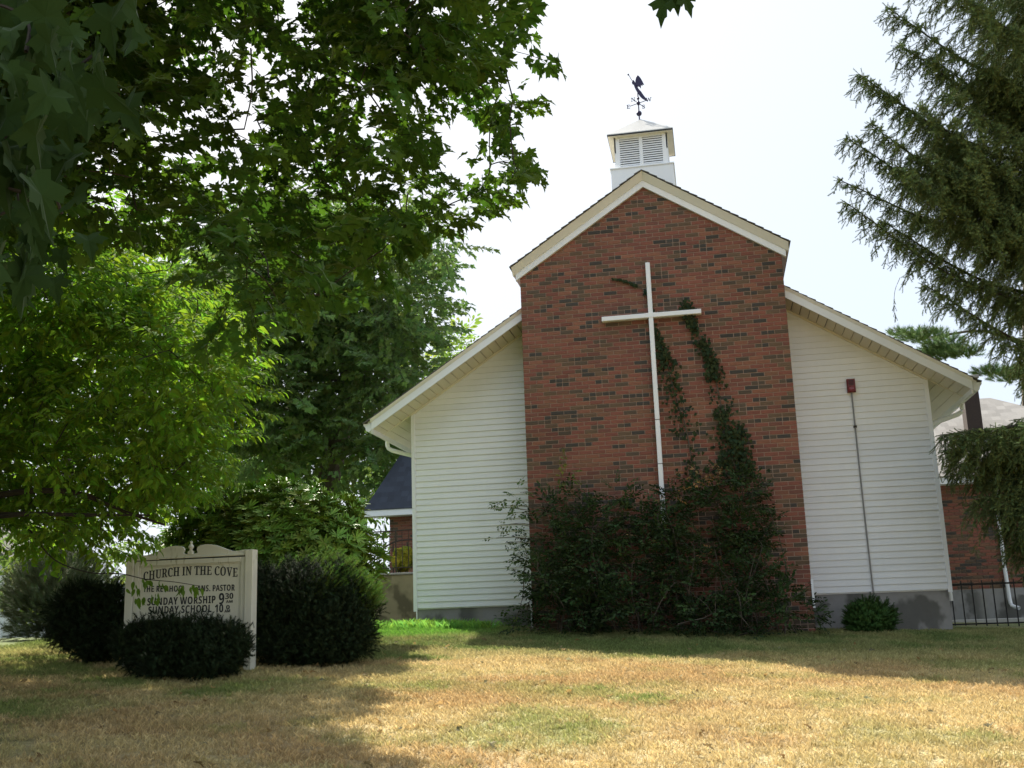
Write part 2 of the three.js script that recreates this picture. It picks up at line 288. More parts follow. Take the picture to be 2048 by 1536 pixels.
    mesh('gutter_end', prism(gp.slice(0, 7).map(([x, y]) => [s * (4.798 + x), 4.808 + y]), RK - 0.02, RK - 0.014), M.trim, church);
    mesh('downspout', sweep([V(s * 4.86, 4.83, -1.35), V(s * 4.84, 4.7, -1.35), V(s * 4.6, 4.6, -1.32), V(s * 4.34, 4.5, -1.3), V(s * 4.32, 4.36, -1.3), V(s * 4.32, 1.7, -1.3)], 0.038, 0.038, 8, 3), M.trim, church);
  }
  tag(mesh('roof_shingles', courses(4.925, wApex, WSL, -0.034, -18.25, RK + 0.04, W - 0.02), M.shingle, church), null, null, null, 'stuff');
  mesh('nave_roof', prism([[-2.3, lean(2.3) - 0.06], [0, wApex - 0.06], [2.3, lean(2.3) - 0.06], [2.3, lean(2.3) - 0.12], [-2.3, lean(2.3) - 0.12]], -18.2, -3.2), M.shingle, church);
  // low white strip by the foot of the pier, on the brick edge
  mesh('edge_strip', bbox(W - 0.012, W + 0.022, 1.66, 2.08, -0.06, 0.03, 0.003), M.trim, church);
  mesh('edge_strip', bbox(-W - 0.02, -W + 0.006, 1.5, 2.2, -0.06, 0.022, 0.003), M.trim, church);

  // cupola
  const cup = new THREE.Group(); cup.name = 'cupola'; church.add(cup); cup.position.set(-0.035, 0, -1.45);
  const h = 0.545;
  mesh('cupola_base', box(-h, h, 7.9, 9.335, -h, h), M.trim, cup);
  mesh('base_ledge', bbox(-h - 0.018, h + 0.018, 9.335, 9.365, -h - 0.018, h + 0.018, 0.006), M.trim, cup);
  const b = 0.47;
  mesh('lantern_core', box(-b + 0.06, b - 0.06, 9.36, 9.98, -b + 0.06, b - 0.06), M.vent, cup);
  for (let f = 0; f < 4; f++) {
    const face = (g) => { g.rotateY((f * Math.PI) / 2); return g; };
    mesh('louvre_frame', merge([[-b, -0.375, 9.362, 9.985], [0.375, b, 9.362, 9.985], [-0.03, 0.03, 9.415, 9.93], [-0.375, 0.375, 9.362, 9.415], [-0.375, 0.375, 9.93, 9.985]].map(([x0, x1, y0, y1]) => face(bbox(x0, x1, y0, y1, b - 0.03, b, 0.004)))), M.trim, cup);
    for (const [x0, x1] of [[-0.375, -0.03], [0.03, 0.375]]) for (let k = 0; k < 12; k++) {
      const y = 9.42 + k * 0.0425; mesh('slat', face(hexa([[x0, y, b - 0.004], [x1, y, b - 0.004], [x1, y + 0.023, b - 0.004], [x0, y + 0.023, b - 0.004], [x0, y + 0.03, b - 0.05], [x1, y + 0.03, b - 0.05], [x1, y + 0.05, b - 0.05], [x0, y + 0.05, b - 0.05]])), M.trim, cup);
    }
  }
  const e = 0.58, y1 = 9.965;
  mesh('cupola_soffit', box(-e + 0.01, e - 0.01, y1, y1 + 0.02, -e + 0.01, e - 0.01), M.soffit, cup);
  const hip = (lo, hi, r, ap) => { const c = [[-r, r], [r, r], [r, -r], [-r, -r]], pos = []; for (let k = 0; k < 4; k++) { const [ax, az] = c[k], [bx, bz] = c[(k + 1) % 4]; pos.push(ax, hi, az, bx, hi, bz, 0, ap, 0, ax, lo, az, bx, lo, bz, bx, hi, bz, ax, lo, az, bx, hi, bz, ax, hi, az); } const g = new THREE.BufferGeometry(); g.setAttribute('position', new THREE.Float32BufferAttribute(pos, 3)); g.computeVertexNormals(); return prep(g); };
  mesh('cupola_roof', hip(y1 + 0.02, y1 + 0.035, e, 10.5), M.tin, cup);
  mesh('cupola_eave', merge([[-e, e, e - 0.012, e], [-e, e, -e, -e + 0.012]].map(([x0, x1, z0, z1]) => box(x0, x1, y1 - 0.004, y1 + 0.019, z0 + 0.003, z1 + 0.003))), M.vent, cup);
}

// ------------------------------------------------------------------ things on the church
{
  const [cx, cz] = [-0.05, -1.45], t = thing('weathervane', 'dark metal weathervane with winged trumpeter above the cupola', 'weathervane', [cx, 10.5, cz]);
  mesh('rod', new THREE.CylinderGeometry(0.009, 0.012, 0.72, 8).translate(0, 0.34, 0), M.copper, t);
  mesh('ball', new THREE.SphereGeometry(0.05, 18, 12).translate(0, 0.115, 0), M.copper, t);
  mesh('hub', new THREE.LatheGeometry([[0, -0.04], [0.02, -0.035], [0.035, 0], [0.02, 0.035], [0, 0.04]].map((p) => new THREE.Vector2(...p)), 10).translate(0, 0.32, 0), M.copper, t);
  mesh('small_ball', new THREE.SphereGeometry(0.026, 12, 8).translate(0, 0.415, 0), M.copper, t);
  const turn = -0.47;
  const font = await new FontLoader().loadAsync('fonts/droid/droid_serif_bold.typeface.json');
  const arm = (len, ang, ch) => {
    const g = new THREE.Group(); g.name = 'compass_arm'; g.position.y = 0.32; g.rotation.y = ang; t.add(g);
    mesh('bar', new THREE.CylinderGeometry(0.007, 0.007, len, 6).rotateZ(Math.PI / 2).translate(len / 2, 0, 0), M.copper, g);
    const tg = new TextGeometry(ch, { font, size: 0.075, depth: 0.008 }); tg.computeBoundingBox(); tg.translate(-(tg.boundingBox.min.x + tg.boundingBox.max.x) / 2, -0.037, -0.004);
    const m = mesh('letter', prep(tg), M.copper, g); m.position.x = len + 0.035; m.rotation.y = -ang;
  };
  arm(0.18, turn + Math.PI, 'E'); arm(0.18, turn, 'W'); arm(0.15, turn + Math.PI / 2, 'S'); arm(0.15, turn - Math.PI / 2, 'N');
  // winged figure: a thin sheet leaning on its rod
  const f = new THREE.Group(); f.name = 'figure'; f.position.set(0, 0.48, 0); f.rotation.y = -0.1; t.add(f);
  const body = new THREE.Shape(); body.moveTo(-0.075, 0.31); body.bezierCurveTo(-0.05, 0.31, -0.04, 0.25, -0.02, 0.23); body.bezierCurveTo(0.0, 0.16, 0.01, 0.12, 0.06, 0.06); body.bezierCurveTo(0.09, 0.0, 0.12, -0.06, 0.17, -0.13); body.lineTo(0.165, -0.15); body.lineTo(0.13, -0.125); body.bezierCurveTo(0.05, -0.07, 0.03, -0.02, 0.0, 0.05); body.bezierCurveTo(-0.03, 0.1, -0.05, 0.16, -0.06, 0.22); body.bezierCurveTo(-0.1, 0.23, -0.1, 0.28, -0.075, 0.31);
  const wing = new THREE.Shape(); wing.moveTo(-0.025, 0.2); wing.bezierCurveTo(-0.03, 0.3, -0.01, 0.36, 0.02, 0.385); wing.bezierCurveTo(0.08, 0.33, 0.1, 0.24, 0.13, 0.17); wing.lineTo(0.1, 0.19); wing.lineTo(0.095, 0.16); wing.lineTo(0.07, 0.185); wing.lineTo(0.065, 0.11); wing.lineTo(0.045, 0.15); wing.lineTo(0.03, 0.16); wing.bezierCurveTo(0.0, 0.17, -0.01, 0.18, -0.025, 0.2);
  const ex = { depth: 0.012, bevelEnabled: true, bevelSize: 0.003, bevelThickness: 0.003, bevelSegments: 1, curveSegments: 8 };
  mesh('body', prep(new THREE.ExtrudeGeometry(body, ex)), M.copper, f); mesh('wing', prep(new THREE.ExtrudeGeometry(wing, ex).translate(0, 0, 0.015)), M.copper, f);
  mesh('trumpet', merge([sweep([V(-0.07, 0.26, 0), V(-0.11, 0.35, 0), V(-0.135, 0.41, 0)], 0.006, 0.006, 6), new THREE.ConeGeometry(0.018, 0.05, 8, 1, true).rotateX(Math.PI).rotateZ(0.5).translate(-0.145, 0.425, 0)]), M.copper, f);
}
{
  const t = thing('wall_cross', 'tall slim white wooden cross fixed to the brick pier', 'cross', [0, 3.0, 0.0]);
  mesh('upright', bbox(-0.036, 0.036, 0, 4.225, 0.03, 0.14, 0.006), M.trim, t);
  mesh('crossbar', merge([bbox(-0.79, -0.0365, 3.3, 3.375, 0.035, 0.136, 0.006), bbox(0.0365, 0.8, 3.3, 3.375, 0.035, 0.136, 0.006)]), M.trim, t);
  mesh('crossbar_cap', bbox(-0.08, 0.08, 3.3, 3.375, 0.1405, 0.147, 0.002), M.trim, t);
  for (const y of [0.5, 2.0, 3.0, 4.0]) mesh('bracket', box(-0.03, 0.03, y, y + 0.05, 0, 0.031), M.conduit, t);
  for (const y of [0.93, 1.63]) mesh('vine_tie', box(-0.039, 0.039, y, y + 0.009, 0.028, 0.143), M.rust, t);
}
{
  const t = thing('alarm_strobe', 'dark red fire alarm strobe box on white siding with conduit below', 'fire alarm', [3.09, 5.04, D]);
  mesh('box', bbox(-0.065, 0.065, 0, 0.215, 0.002, 0.09, 0.012), M.red, t);
  mesh('strobe_lens', bbox(-0.045, 0.045, 0.025, 0.085, 0.0885, 0.108, 0.008), M.redLens, t);
  mesh('horn_grille', merge([0, 1, 2, 3].map((k) => box(-0.04, 0.04, 0.11 + k * 0.022, 0.121 + k * 0.022, 0.0885, 0.094))), M.vent, t);
  mesh('conduit', sweep([V(0, 0.005, 0.035), V(0.002, -0.8, 0.03), V(0.006, -2, 0.032), V(0.022, -3.28, 0.03), V(0.035, -3.6, 0.01)], 0.012, 0.012, 8, 3), M.conduit, t);
  mesh('strap', box(-0.022, 0.026, -0.575, -0.545, 0.005, 0.05), M.rust, t);
}
{
  const t = thing('drain_stub', 'short white pipe lying on the ground below the concrete foundation', 'pipe', [-2.88, G(-2.88, -0.35) + 0.05, -0.35]);
  mesh('pipe', new THREE.CylinderGeometry(0.016, 0.016, 0.17, 10).rotateZ(Math.PI / 2), M.trim, t); mesh('collar', new THREE.CylinderGeometry(0.022, 0.022, 0.03, 10).rotateZ(Math.PI / 2).translate(-0.08, 0, 0), M.trim, t);
}

// ------------------------------------------------------------------ the sign
{
  const z = 5.15, A = atZ(262, 1112, z), B = atZ(502, 1098, z), x0 = A.x, x1 = B.x, g0 = G(x0, z) - 0.05, top = (A.y + B.y) / 2, w = x1 - x0;
  const t = thing('church_sign', 'weathered white church notice board with scrolled top and black lettering', 'sign', [x0, 0, z]);
  const pw = 0.095, O = M.oldPaint;
  mesh('post', bbox(-0.03, pw - 0.03, g0, top - 0.01, -0.05, 0.05), O, t); mesh('post', bbox(w - pw + 0.05, w + 0.05, g0, top, -0.08, 0.06), O, t);
  const l = pw - 0.028, r = w - pw + 0.048, bt = top - 0.965, tp = top - 0.075;
  mesh('board', box(l, r, bt, tp, -0.012, 0.006), O, t);
  mesh('frame', merge([bbox(l + 0.002, l + 0.06, bt, tp - 0.002, 0.004, 0.032), bbox(r - 0.06, r - 0.002, bt, tp - 0.002, 0.004, 0.032), bbox(l + 0.06, r - 0.06, tp - 0.06, tp - 0.002, 0.004, 0.032), bbox(l + 0.06, r - 0.06, bt, bt + 0.06, 0.004, 0.032)]), O, t);
  mesh('inner_moulding', merge([bbox(l + 0.061, l + 0.076, bt + 0.061, tp - 0.061, 0.004, 0.02, 0.004), bbox(r - 0.076, r - 0.061, bt + 0.061, tp - 0.061, 0.004, 0.02, 0.004), bbox(l + 0.076, r - 0.076, tp - 0.076, tp - 0.061, 0.004, 0.02, 0.004)]), O, t);
  mesh('head_rail', merge([bbox(l + 0.002, l + 0.3, tp + 0.008, tp + 0.03, -0.02, 0.036, 0.004), bbox(l + 0.31, r - 0.002, tp + 0.012, tp + 0.032, -0.02, 0.036, 0.004)]), O, t);
  mesh('head_gap', box(l, r, tp - 0.001, tp + 0.0125, -0.016, 0.012), M.letter, t);
  const m = (l + r) / 2, half = (r - l) / 2, sc = (s) => { const sh = new THREE.Shape(), y = tp + 0.031; const X = (k) => m + s * k * half; sh.moveTo(X(1), y); sh.lineTo(X(1), y + 0.045); sh.bezierCurveTo(X(0.93), y + 0.05, X(0.88), y + 0.025, X(0.78), y + 0.035); sh.bezierCurveTo(X(0.62), y + 0.05, X(0.5), y + 0.125, X(0.3), y + 0.125); sh.bezierCurveTo(X(0.2), y + 0.128, X(0.13), y + 0.115, X(0.12), y + 0.085); sh.bezierCurveTo(X(0.11), y + 0.06, X(0.14), y + 0.06, X(0.13), y + 0.035); sh.bezierCurveTo(X(0.1), y + 0.022, X(0.07), y + 0.03, X(0.05), y + 0.02); sh.lineTo(X(0), y + 0.02); sh.lineTo(X(0), y); return sh; };
  for (const s of [-1, 1]) mesh('scroll_pediment', prep(new THREE.ExtrudeGeometry(sc(s), { depth: 0.034, bevelEnabled: true, bevelSize: 0.003, bevelThickness: 0.003, bevelSegments: 1, curveSegments: 10 }).translate(0, 0, -0.016)), O, t);
  mesh('pedestal', bbox(m - 0.03, m + 0.03, tp + 0.052, tp + 0.09, -0.024, 0.03, 0.004), O, t);
  mesh('finial', new THREE.LatheGeometry([[0, 0], [0.022, 0.0], [0.024, 0.008], [0.012, 0.016], [0.03, 0.04], [0.033, 0.055], [0.022, 0.075], [0.011, 0.083], [0.013, 0.09], [0.017, 0.1], [0.015, 0.112], [0.008, 0.118], [0, 0.12]].map((p) => new THREE.Vector2(...p)), 16).translate(m, tp + 0.09, 0.003), O, t);
  // lettering: thin cut letters, placed by where each line stands on the board
  const serif = await new FontLoader().loadAsync('fonts/droid/droid_serif_bold.typeface.json'), sans = await new FontLoader().loadAsync('fonts/droid/droid_sans_bold.typeface.json');
  const U = (px, py) => { const q = atZ(px, py, z + 0.008); return [q.x - x0, q.y]; };
  function line(font, str, from, to, size, squeeze, arch = 0, name = 'lettering') {
    const [xa, ya] = U(...from), [xb, yb] = U(...to), letters = []; let pen = 0; const sp = [];
    for (const ch of str) { const g = ch === ' ' ? null : new TextGeometry(ch, { font, size, depth: 0.003, curveSegments: 4 }); const adv = (font.data.glyphs[ch]?.ha ?? 500) / font.data.resolution * size; sp.push([g, pen, adv]); pen += adv; }
    const k = (xb - xa) / pen;
    for (const [g, p, adv] of sp) if (g) { const u = (p + adv / 2) / pen; g.scale(k * squeeze, 1, 1); g.translate(xa + p * k, lerp(ya, yb, u) + arch * (1 - (2 * u - 1) ** 2), 0.0065); letters.push(prep(g)); }
    mesh(name, mergeGeometries(letters), M.letter, t);
  }
  line(serif, 'CHURCH IN THE COVE', [286, 1162], [476, 1154], 0.102, 0.97, 0.045);
  line(sans, 'THE REV.HOO', [286, 1184], [366, 1183], 0.07, 0.96);
  line(sans, 'ANS. PASTOR', [394, 1183], [470, 1181], 0.07, 0.96);
  line(sans, 'SUNDAY WORSHIP', [294, 1211], [432, 1206], 0.085, 0.96);
  line(sans, '9', [437, 1208], [449, 1208], 0.125, 1); line(sans, '30', [450, 1198], [467, 1197], 0.065, 1); line(sans, 'AM', [452, 1206], [466, 1205], 0.03, 1);
  line(sans, 'SUNDAY SCHOOL', [296, 1228], [424, 1224], 0.085, 0.96);
  line(sans, '10', [429, 1225], [447, 1224], 0.09, 1); line(sans, '0', [452, 1218], [460, 1218], 0.045, 1); line(sans, 'AM', [449, 1225], [461, 1224], 0.032, 1);
}

// ------------------------------------------------------------------ annexes, walls, fences
{
  reseed(21);
  const t = thing('annex_building', 'brick annex with dark blue grey roof and white eave behind the retaining wall', 'building', [0, 0, 0]);
  mesh('wall', box(-7.27, -4.3, 1.2, 4.45, -14, -9.41), M.mortar, t);
  brickWall(t, -7.28, -4.5, 1.3, () => 4.42, -9.4, (x, y) => (x < -6.2 && y > 2.4 ? Math.hypot(x + 6.8, y - 3.6) : null), 260);
  mesh('eave_board', box(-7.8, -4.3, 4.3, 4.47, -9.03, -8.99), M.trim, t); mesh('eave_soffit', box(-7.79, -4.3, 4.3, 4.32, -9.4, -9.03), M.trim, t);
  mesh('roof', hexa([[-7.82, 4.47, -8.97], [-4.2, 4.47, -8.97], [-4.2, 6.9, -11.4], [-7.05, 6.9, -11.4], [-7.82, 4.45, -8.97], [-4.2, 4.45, -8.97], [-4.2, 4.45, -14.4], [-7.82, 4.45, -14.4]]), M.darkRoof, t);
  const s = thing('retaining_wall', 'mossy brown concrete retaining wall beside the church, railing on top', 'wall', [0, 0, 0]);
  mesh('wall', bbox(-6.6, -4.3, 1.0, 2.55, -3.3, -3.0, 0.01), M.mossy, s); mesh('coping', bbox(-6.62, -4.3, 2.55, 2.59, -3.32, -2.97, 0.008), M.concrete, s);
  mesh('walkway', box(-6.6, -4.3, 2.4, 2.56, -9.4, -3.3), M.concrete, s);
  const q = thing('railing', 'thin rusty iron railing on the concrete retaining wall', 'railing', [0, 2.59, -3.12]);
  mesh('top_rail', sweep([V(-6.3, 0.78, 0), V(-5.4, 0.8, 0), V(-4.4, 0.82, 0)], 0.014, 0.014, 6), M.rust, q); mesh('bottom_rail', sweep([V(-6.3, 0.1, 0), V(-4.4, 0.1, 0)], 0.01, 0.01, 6), M.rust, q);
  for (let x = -6.25; x < -4.4; x += 0.125) { const post = Math.round((x + 6.25) / 0.125) % 4 === 0; mesh(post ? 'post' : 'baluster', new THREE.CylinderGeometry(post ? 0.014 : 0.007, post ? 0.014 : 0.007, post ? 0.8 : 0.7, 6).translate(x, post ? 0.4 : 0.45, 0), M.rust, q); }
  const st = thing('stair_railing', 'rusty handrail slanting up the steps behind the level railing', 'railing', [0, 2.57, -4.6]);
  mesh('handrail', sweep([V(-6.6, 0.02, 0), V(-6.3, 0.3, 0), V(-5.75, 0.72, 0), V(-5.0, 0.74, 0)], 0.017, 0.017, 6), M.rust, st); for (const [x, h] of [[-6.35, 0.25], [-6.05, 0.48], [-5.75, 0.72], [-5.45, 0.72]]) mesh('post', new THREE.CylinderGeometry(0.012, 0.012, h, 6).translate(x, h / 2, 0), M.rust, st);
}
{
  reseed(23);
  const t = thing('side_building', 'dark brick building with grey hipped roof and downspout behind the iron fence', 'building', [0, 0, 0]);
  mesh('foundation', box(4.6, 13, 0.9, 1.95, -14, -7.34), M.concrete, t);
  mesh('wall', box(4.6, 13, 1.95, 4.25, -14, -7.36), M.mortar, t);
  brickWall(t, 4.6, 8.5, 1.96, () => 4.2, -7.35, (x, y) => (x > 5 && x < 7.4 ? Math.hypot(x - 5.9, y - 3.0) : null), 300);
  mesh('eave_board', box(4.3, 13.4, 4.14, 4.3, -7.03, -6.99), M.trim, t); mesh('eave_soffit', box(4.3, 13.4, 4.14, 4.16, -7.4, -7.03), M.trim, t);
  mesh('roof', hexa([[4.2, 4.3, -6.96], [11.4, 4.3, -6.96], [7.45, 6.45, -10], [4.2, 6.45, -10], [4.2, 4.28, -6.96], [11.4, 4.28, -6.96], [11.4, 4.28, -13.2], [4.2, 4.28, -13.2]]), M.greyRoof, t);
  mesh('downspout', sweep([V(6.62, 4.18, -7.02), V(6.64, 4.0, -7.2), V(6.64, 3.8, -7.28), V(6.64, 1.75, -7.28), V(6.66, 1.6, -7.24), V(6.76, 1.54, -7.1)], 0.04, 0.04, 8, 3), M.trim, t);
  const c = thing('chimney', 'dark brick chimney stub beyond the gutter end of the church', 'chimney', [6.62, 5.6, -8.4]);
  mesh('stack', bbox(-0.16, 0.16, -0.8, 1.0, -0.2, 0.2, 0.01), S(rgb(0.05, 0.035, 0.03), { map: brickT, roughness: 0.95 }), c); mesh('cap', bbox(-0.2, 0.2, 1.0, 1.07, -0.24, 0.24, 0.01), M.concrete, c);
  const p = tag(mesh('path', box(4.4, 12, 1.3, 1.365, -5.3, -4.7), S(rgb(0.55, 0.53, 0.5), { map: grainT })), 'pale concrete path behind the iron fence', 'path', null, 'structure');
  const f = thing('iron_fence', 'low black iron picket fence between church corner and spruce', 'fence', [4.5, 1.24, -3]);
  mesh('rail', box(0, 4.2, 0.72, 0.75, -0.012, 0.012), M.iron, f); mesh('rail', box(0, 4.2, 0.06, 0.085, -0.012, 0.012), M.iron, f);
  for (let k = 0; k < 25; k++) mesh('picket', box(k * 0.17, k * 0.17 + 0.018, -0.06, 0.8 + (k % 8 ? 0 : 0.05), -0.009, 0.009), M.iron, f);
}
{
  const p = at(8, 1240, 46), t = thing('white_house', 'distant white house seen past the shrubs beyond the road', 'house', [p.x, 1.55, p.z]);
  mesh('wall', box(-8, 0, 0, 3.4, -6, 0), M.siding, t); mesh('roof', prism([[-8.4, 3.4], [0.4, 3.4], [-4, 6.2]], -6.4, 0.4), M.shingle, t);
  const w = mesh('window', box(-1.6, -0.7, 1, 2.3, 0.002, 0.05), M.trim, t); mesh('pane', box(-1.52, -0.78, 1.08, 2.22, 0.051, 0.055), M.pane, w);
  mesh('door', box(-4.5, -3.5, 0, 2.1, 0.002, 0.05), M.darkRoof, t);
}

// ------------------------------------------------------------------ foliage
function leafPts(kind) {
  return { maple: [[0.05, 0.02], [0.2, -0.08], [0.44, 0.02], [0.31, 0.2], [0.4, 0.3], [0.6, 0.5], [0.43, 0.52], [0.36, 0.62], [0.18, 0.5], [0.24, 0.72], [0.14, 0.76], [0, 1]], oval: [[0.14, 0.12], [0.26, 0.38], [0.22, 0.65], [0.1, 0.88], [0, 1]], pointed: [[0.12, 0.08], [0.23, 0.3], [0.22, 0.52], [0.12, 0.78], [0, 1]], long: [[0.05, 0.08], [0.085, 0.3], [0.1, 0.6], [0.07, 0.85], [0, 1]], ivy: [[0.2, -0.06], [0.42, 0.1], [0.3, 0.3], [0.36, 0.55], [0.16, 0.6], [0, 1]] }[kind];
}
function leafGeo(kind, fold = 0.2, droop = 0.25) {                    // blade from the origin along +y, upper side +z
  const pts = leafPts(kind), pos = [], z = (x, y) => fold * Math.abs(x) - droop * y * y;
  for (const s of [-1, 1]) { const o = [[0, 0], ...pts].map(([x, y]) => [s * x, y]); for (let i = 0; i < o.length - 1; i++) { const tri = [[0, 0.36], o[i], o[i + 1]]; if (s < 0) tri.reverse(); for (const [x, y] of tri) pos.push(x, y, z(x, y)); } }
  const g = new THREE.BufferGeometry(); g.setAttribute('position', new THREE.Float32BufferAttribute(pos, 3)); g.computeVertexNormals(); return prep(g);
}
const basis = (dir, up) => { const y = dir.clone().normalize(), x = y.clone().cross(up).normalize(), z = x.clone().cross(y); return new THREE.Matrix4().makeBasis(x, y, z); };
const place = (p, dir, up, s) => basis(dir, up).scale(V(s, s, s)).setPosition(p);
const around = (k = 1) => { let v; do v = V(rr(-1, 1), rr(-1, 1), rr(-1, 1)); while (v.lengthSq() > 1 || v.lengthSq() < 0.01); return v.multiplyScalar(k); };
const WOOD = [0.62, 0.4, 0.7];
function spray(kind, n, len, size, o = {}) {                          // a twig along +y with leaves in a loose plane whose upper side is +z
  const { droop = 0.25, fold = 0.2, jitter = 0.5, open = 0.9, hang = 0 } = o, leaf = leafGeo(kind, fold, droop), list = [];
  list.push(tint(sweep([V(0, 0, 0), V(0, len * 0.5, 0.02), V(0, len, -0.02)], size * 0.035, size * 0.012, 4, 2), WOOD));
  for (let i = 0; i < n; i++) {
    const u = (i + 0.6) / n, s = i % 2 ? 1 : -1, end = i === n - 1, a = end ? 0 : s * open * rr(0.7, 1.2), d = V(Math.sin(a), Math.cos(a), rr(-0.3, 0.3) * jitter - hang), base = V(0, len * (0.12 + 0.88 * u), 0), up = V(rr(-1, 1) * jitter, rr(-1, 1) * jitter, 1);
    const pet = size * rr(0.25, 0.5), tip = base.clone().addScaledVector(d.clone().normalize(), pet);
    list.push(tint(leaf.clone().applyMatrix4(place(tip, d, up, size * rr(0.75, 1.15))), [1, 1, 1].map(() => rr(0.85, 1.12))));
  }
  return mergeGeometries(list);
}
function rosette(kind, n, size, o = {}) {                              // leaves round the end of a twig along +y
  const { rise = 0.25, droop = 0.25 } = o, leaf = leafGeo(kind, 0.25, droop), list = [tint(sweep([V(0, -size * 0.8, 0), V(0, 0, 0)], 0.004, 0.003, 4, 2), WOOD)];
  for (let i = 0; i < n; i++) { const a = i * 2.4, d = V(Math.cos(a), rise + rr(-0.2, 0.35), Math.sin(a)); list.push(tint(leaf.clone().applyMatrix4(place(V(0, rr(-0.02, 0.01), 0), d, V(0, 1, 0).addScaledVector(d, -0.3), size * rr(0.75, 1.1))), [1, 1, 1].map(() => rr(0.85, 1.12)))); }
  return mergeGeometries(list);
}
function shoot(len, n, needle, width, o = {}) {                        // a shoot along +y set with needles
  const { flat = 1, fwd = 0.7, wood = 0.0035 } = o, pos = [], col = [];
  const tri = (a, b, c, k) => { for (const p of [a, b, c]) { pos.push(p.x, p.y, p.z); col.push(...k); } };
  for (let i = 0; i < n; i++) {
    const y = (i / n) * len, a = i * 2.39996 + rr(-0.4, 0.4), out = V(Math.cos(a), 0, Math.sin(a) * flat).normalize(), d = out.clone().multiplyScalar(1).add(V(0, fwd * rr(0.6, 1.5), 0)).normalize().multiplyScalar(needle * rr(0.75, 1.15)), side = V(-out.z, 0.2, out.x).multiplyScalar(width / 2), p = V(0, y, 0), k = [1, 1, 1].map(() => rr(0.8, 1.15));
    tri(p.clone().add(side), p.clone().sub(side), p.clone().add(d), k);
  }
  for (let k = 0; k < 3; k++) { const a = (k * 2 * Math.PI) / 3, b = a + 2.1; tri(V(Math.cos(a) * wood, 0, Math.sin(a) * wood), V(Math.cos(b) * wood, 0, Math.sin(b) * wood), V(0, len, 0), [1.15, 0.8, 0.7]); }
  const g = new THREE.BufferGeometry(); g.setAttribute('position', new THREE.Float32BufferAttribute(pos, 3)); g.setAttribute('color', new THREE.Float32BufferAttribute(col, 3)); g.computeVertexNormals(); return prep(g);
}
function scatter(name, geo, mat, mats, parent, tones) {                // one body of foliage
  const m = new THREE.InstancedMesh(geo, mat, mats.length), c = new THREE.Color(); m.name = name;
  mats.forEach((x, i) => { m.setMatrixAt(i, x); const t = tones ? tones(i, x) : [1, 1, 1].map(() => rr(0.8, 1.2)); m.setColorAt(i, c.setRGB(...t)); });
  m.castShadow = m.receiveShadow = true; parent.add(m); return tag(m, null, null, null, 'stuff');
}
const inPoly = (p, x, y) => { let c = false; for (let i = 0, j = p.length - 1; i < p.length; j = i++) if (p[i][1] > y !== p[j][1] > y && x < ((p[j][0] - p[i][0]) * (y - p[i][1])) / (p[j][1] - p[i][1]) + p[i][0]) c = !c; return c; };
function within(poly, n, t0, t1, r0, r1) {                             // clumps spread through a crown: [centre, radius]
  const xs = poly.map((p) => p[0]), ys = poly.map((p) => p[1]), out = [];
  while (out.length < n) { const x = rr(Math.min(...xs), Math.max(...xs)), y = rr(Math.min(...ys), Math.max(...ys)); if (inPoly(poly, x, y)) out.push([at(x, y, rr(t0, t1)), rr(r0, r1)]); }
  return out;
}
// limbs: each clump is joined to the nearest place already reached, so that limbs fork outward from the trunk
function limbs(trunk, clumps, r0, r1, thick) {
  const nodes = [], geos = [sweep(trunk, r0, r1, 10, 4)], root = trunk[trunk.length - 1], c = new THREE.CatmullRomCurve3(trunk);
  for (let i = 5; i <= 12; i++) nodes.push([c.getPoint(i / 12), lerp(r0, r1, i / 12)]);
  for (const [p] of [...clumps].sort((a, b) => a[0].distanceTo(root) - b[0].distanceTo(root))) {
    let best = null, cost = 1e9; for (const n of nodes) { const k = n[0].distanceTo(p) * (1 + Math.max(0, n[0].y - p.y) * 0.08) - n[1] * 2; if (k < cost) { cost = k; best = n; } }
    const d = best[0].distanceTo(p), ra = Math.min(best[1] * 0.7, thick * d ** 0.8), mid = best[0].clone().lerp(p, 0.5).add(around(d * 0.1)).add(V(0, d * 0.06, 0)), rb = Math.max(0.006, ra * 0.45);
    geos.push(sweep([best[0], mid, p], ra, rb, 5, 3)); nodes.push([mid, (ra + rb) / 2], [p, rb]);
  }
  return mergeGeometries(geos);
}
function crownSprays(clumps, per, o = {}) {                            // matrices of the sprays in every clump
  const { flat = 0.8, droop = -0.15, from = null, s0 = 0.8, s1 = 1.2, tilt = 0.35, dens = 1 } = o, out = [];
  for (const [c, r] of clumps) for (let k = 0, n = Math.max(2, Math.round(per * dens * (r / 0.5) ** 2)); k < n; k++) {
    const q = around(); const p = c.clone().add(V(q.x * r, q.y * r * flat, q.z * r)), d = q.clone().multiplyScalar(0.9).add(around(0.5)); if (from) d.addScaledVector(c.clone().sub(from).normalize(), 0.4); d.y = d.y * 0.5 + droop;
    out.push(place(p, d, V(rr(-tilt, tilt), 1, rr(-tilt, tilt)), rr(s0, s1)));
  }
  return out;
}
const needles = (c, o = {}) => new THREE.MeshPhysicalMaterial({ color: c, roughness: 0.8, specularIntensity: 0.25, side: THREE.DoubleSide, vertexColors: true, ...o });
const greenTones = (spread = 0.25, warm = 0.15) => () => { const k = rr(1 - spread, 1 + spread), w = rr(-warm, warm); return [k * (1 + w), k, k * (1 - w)]; };

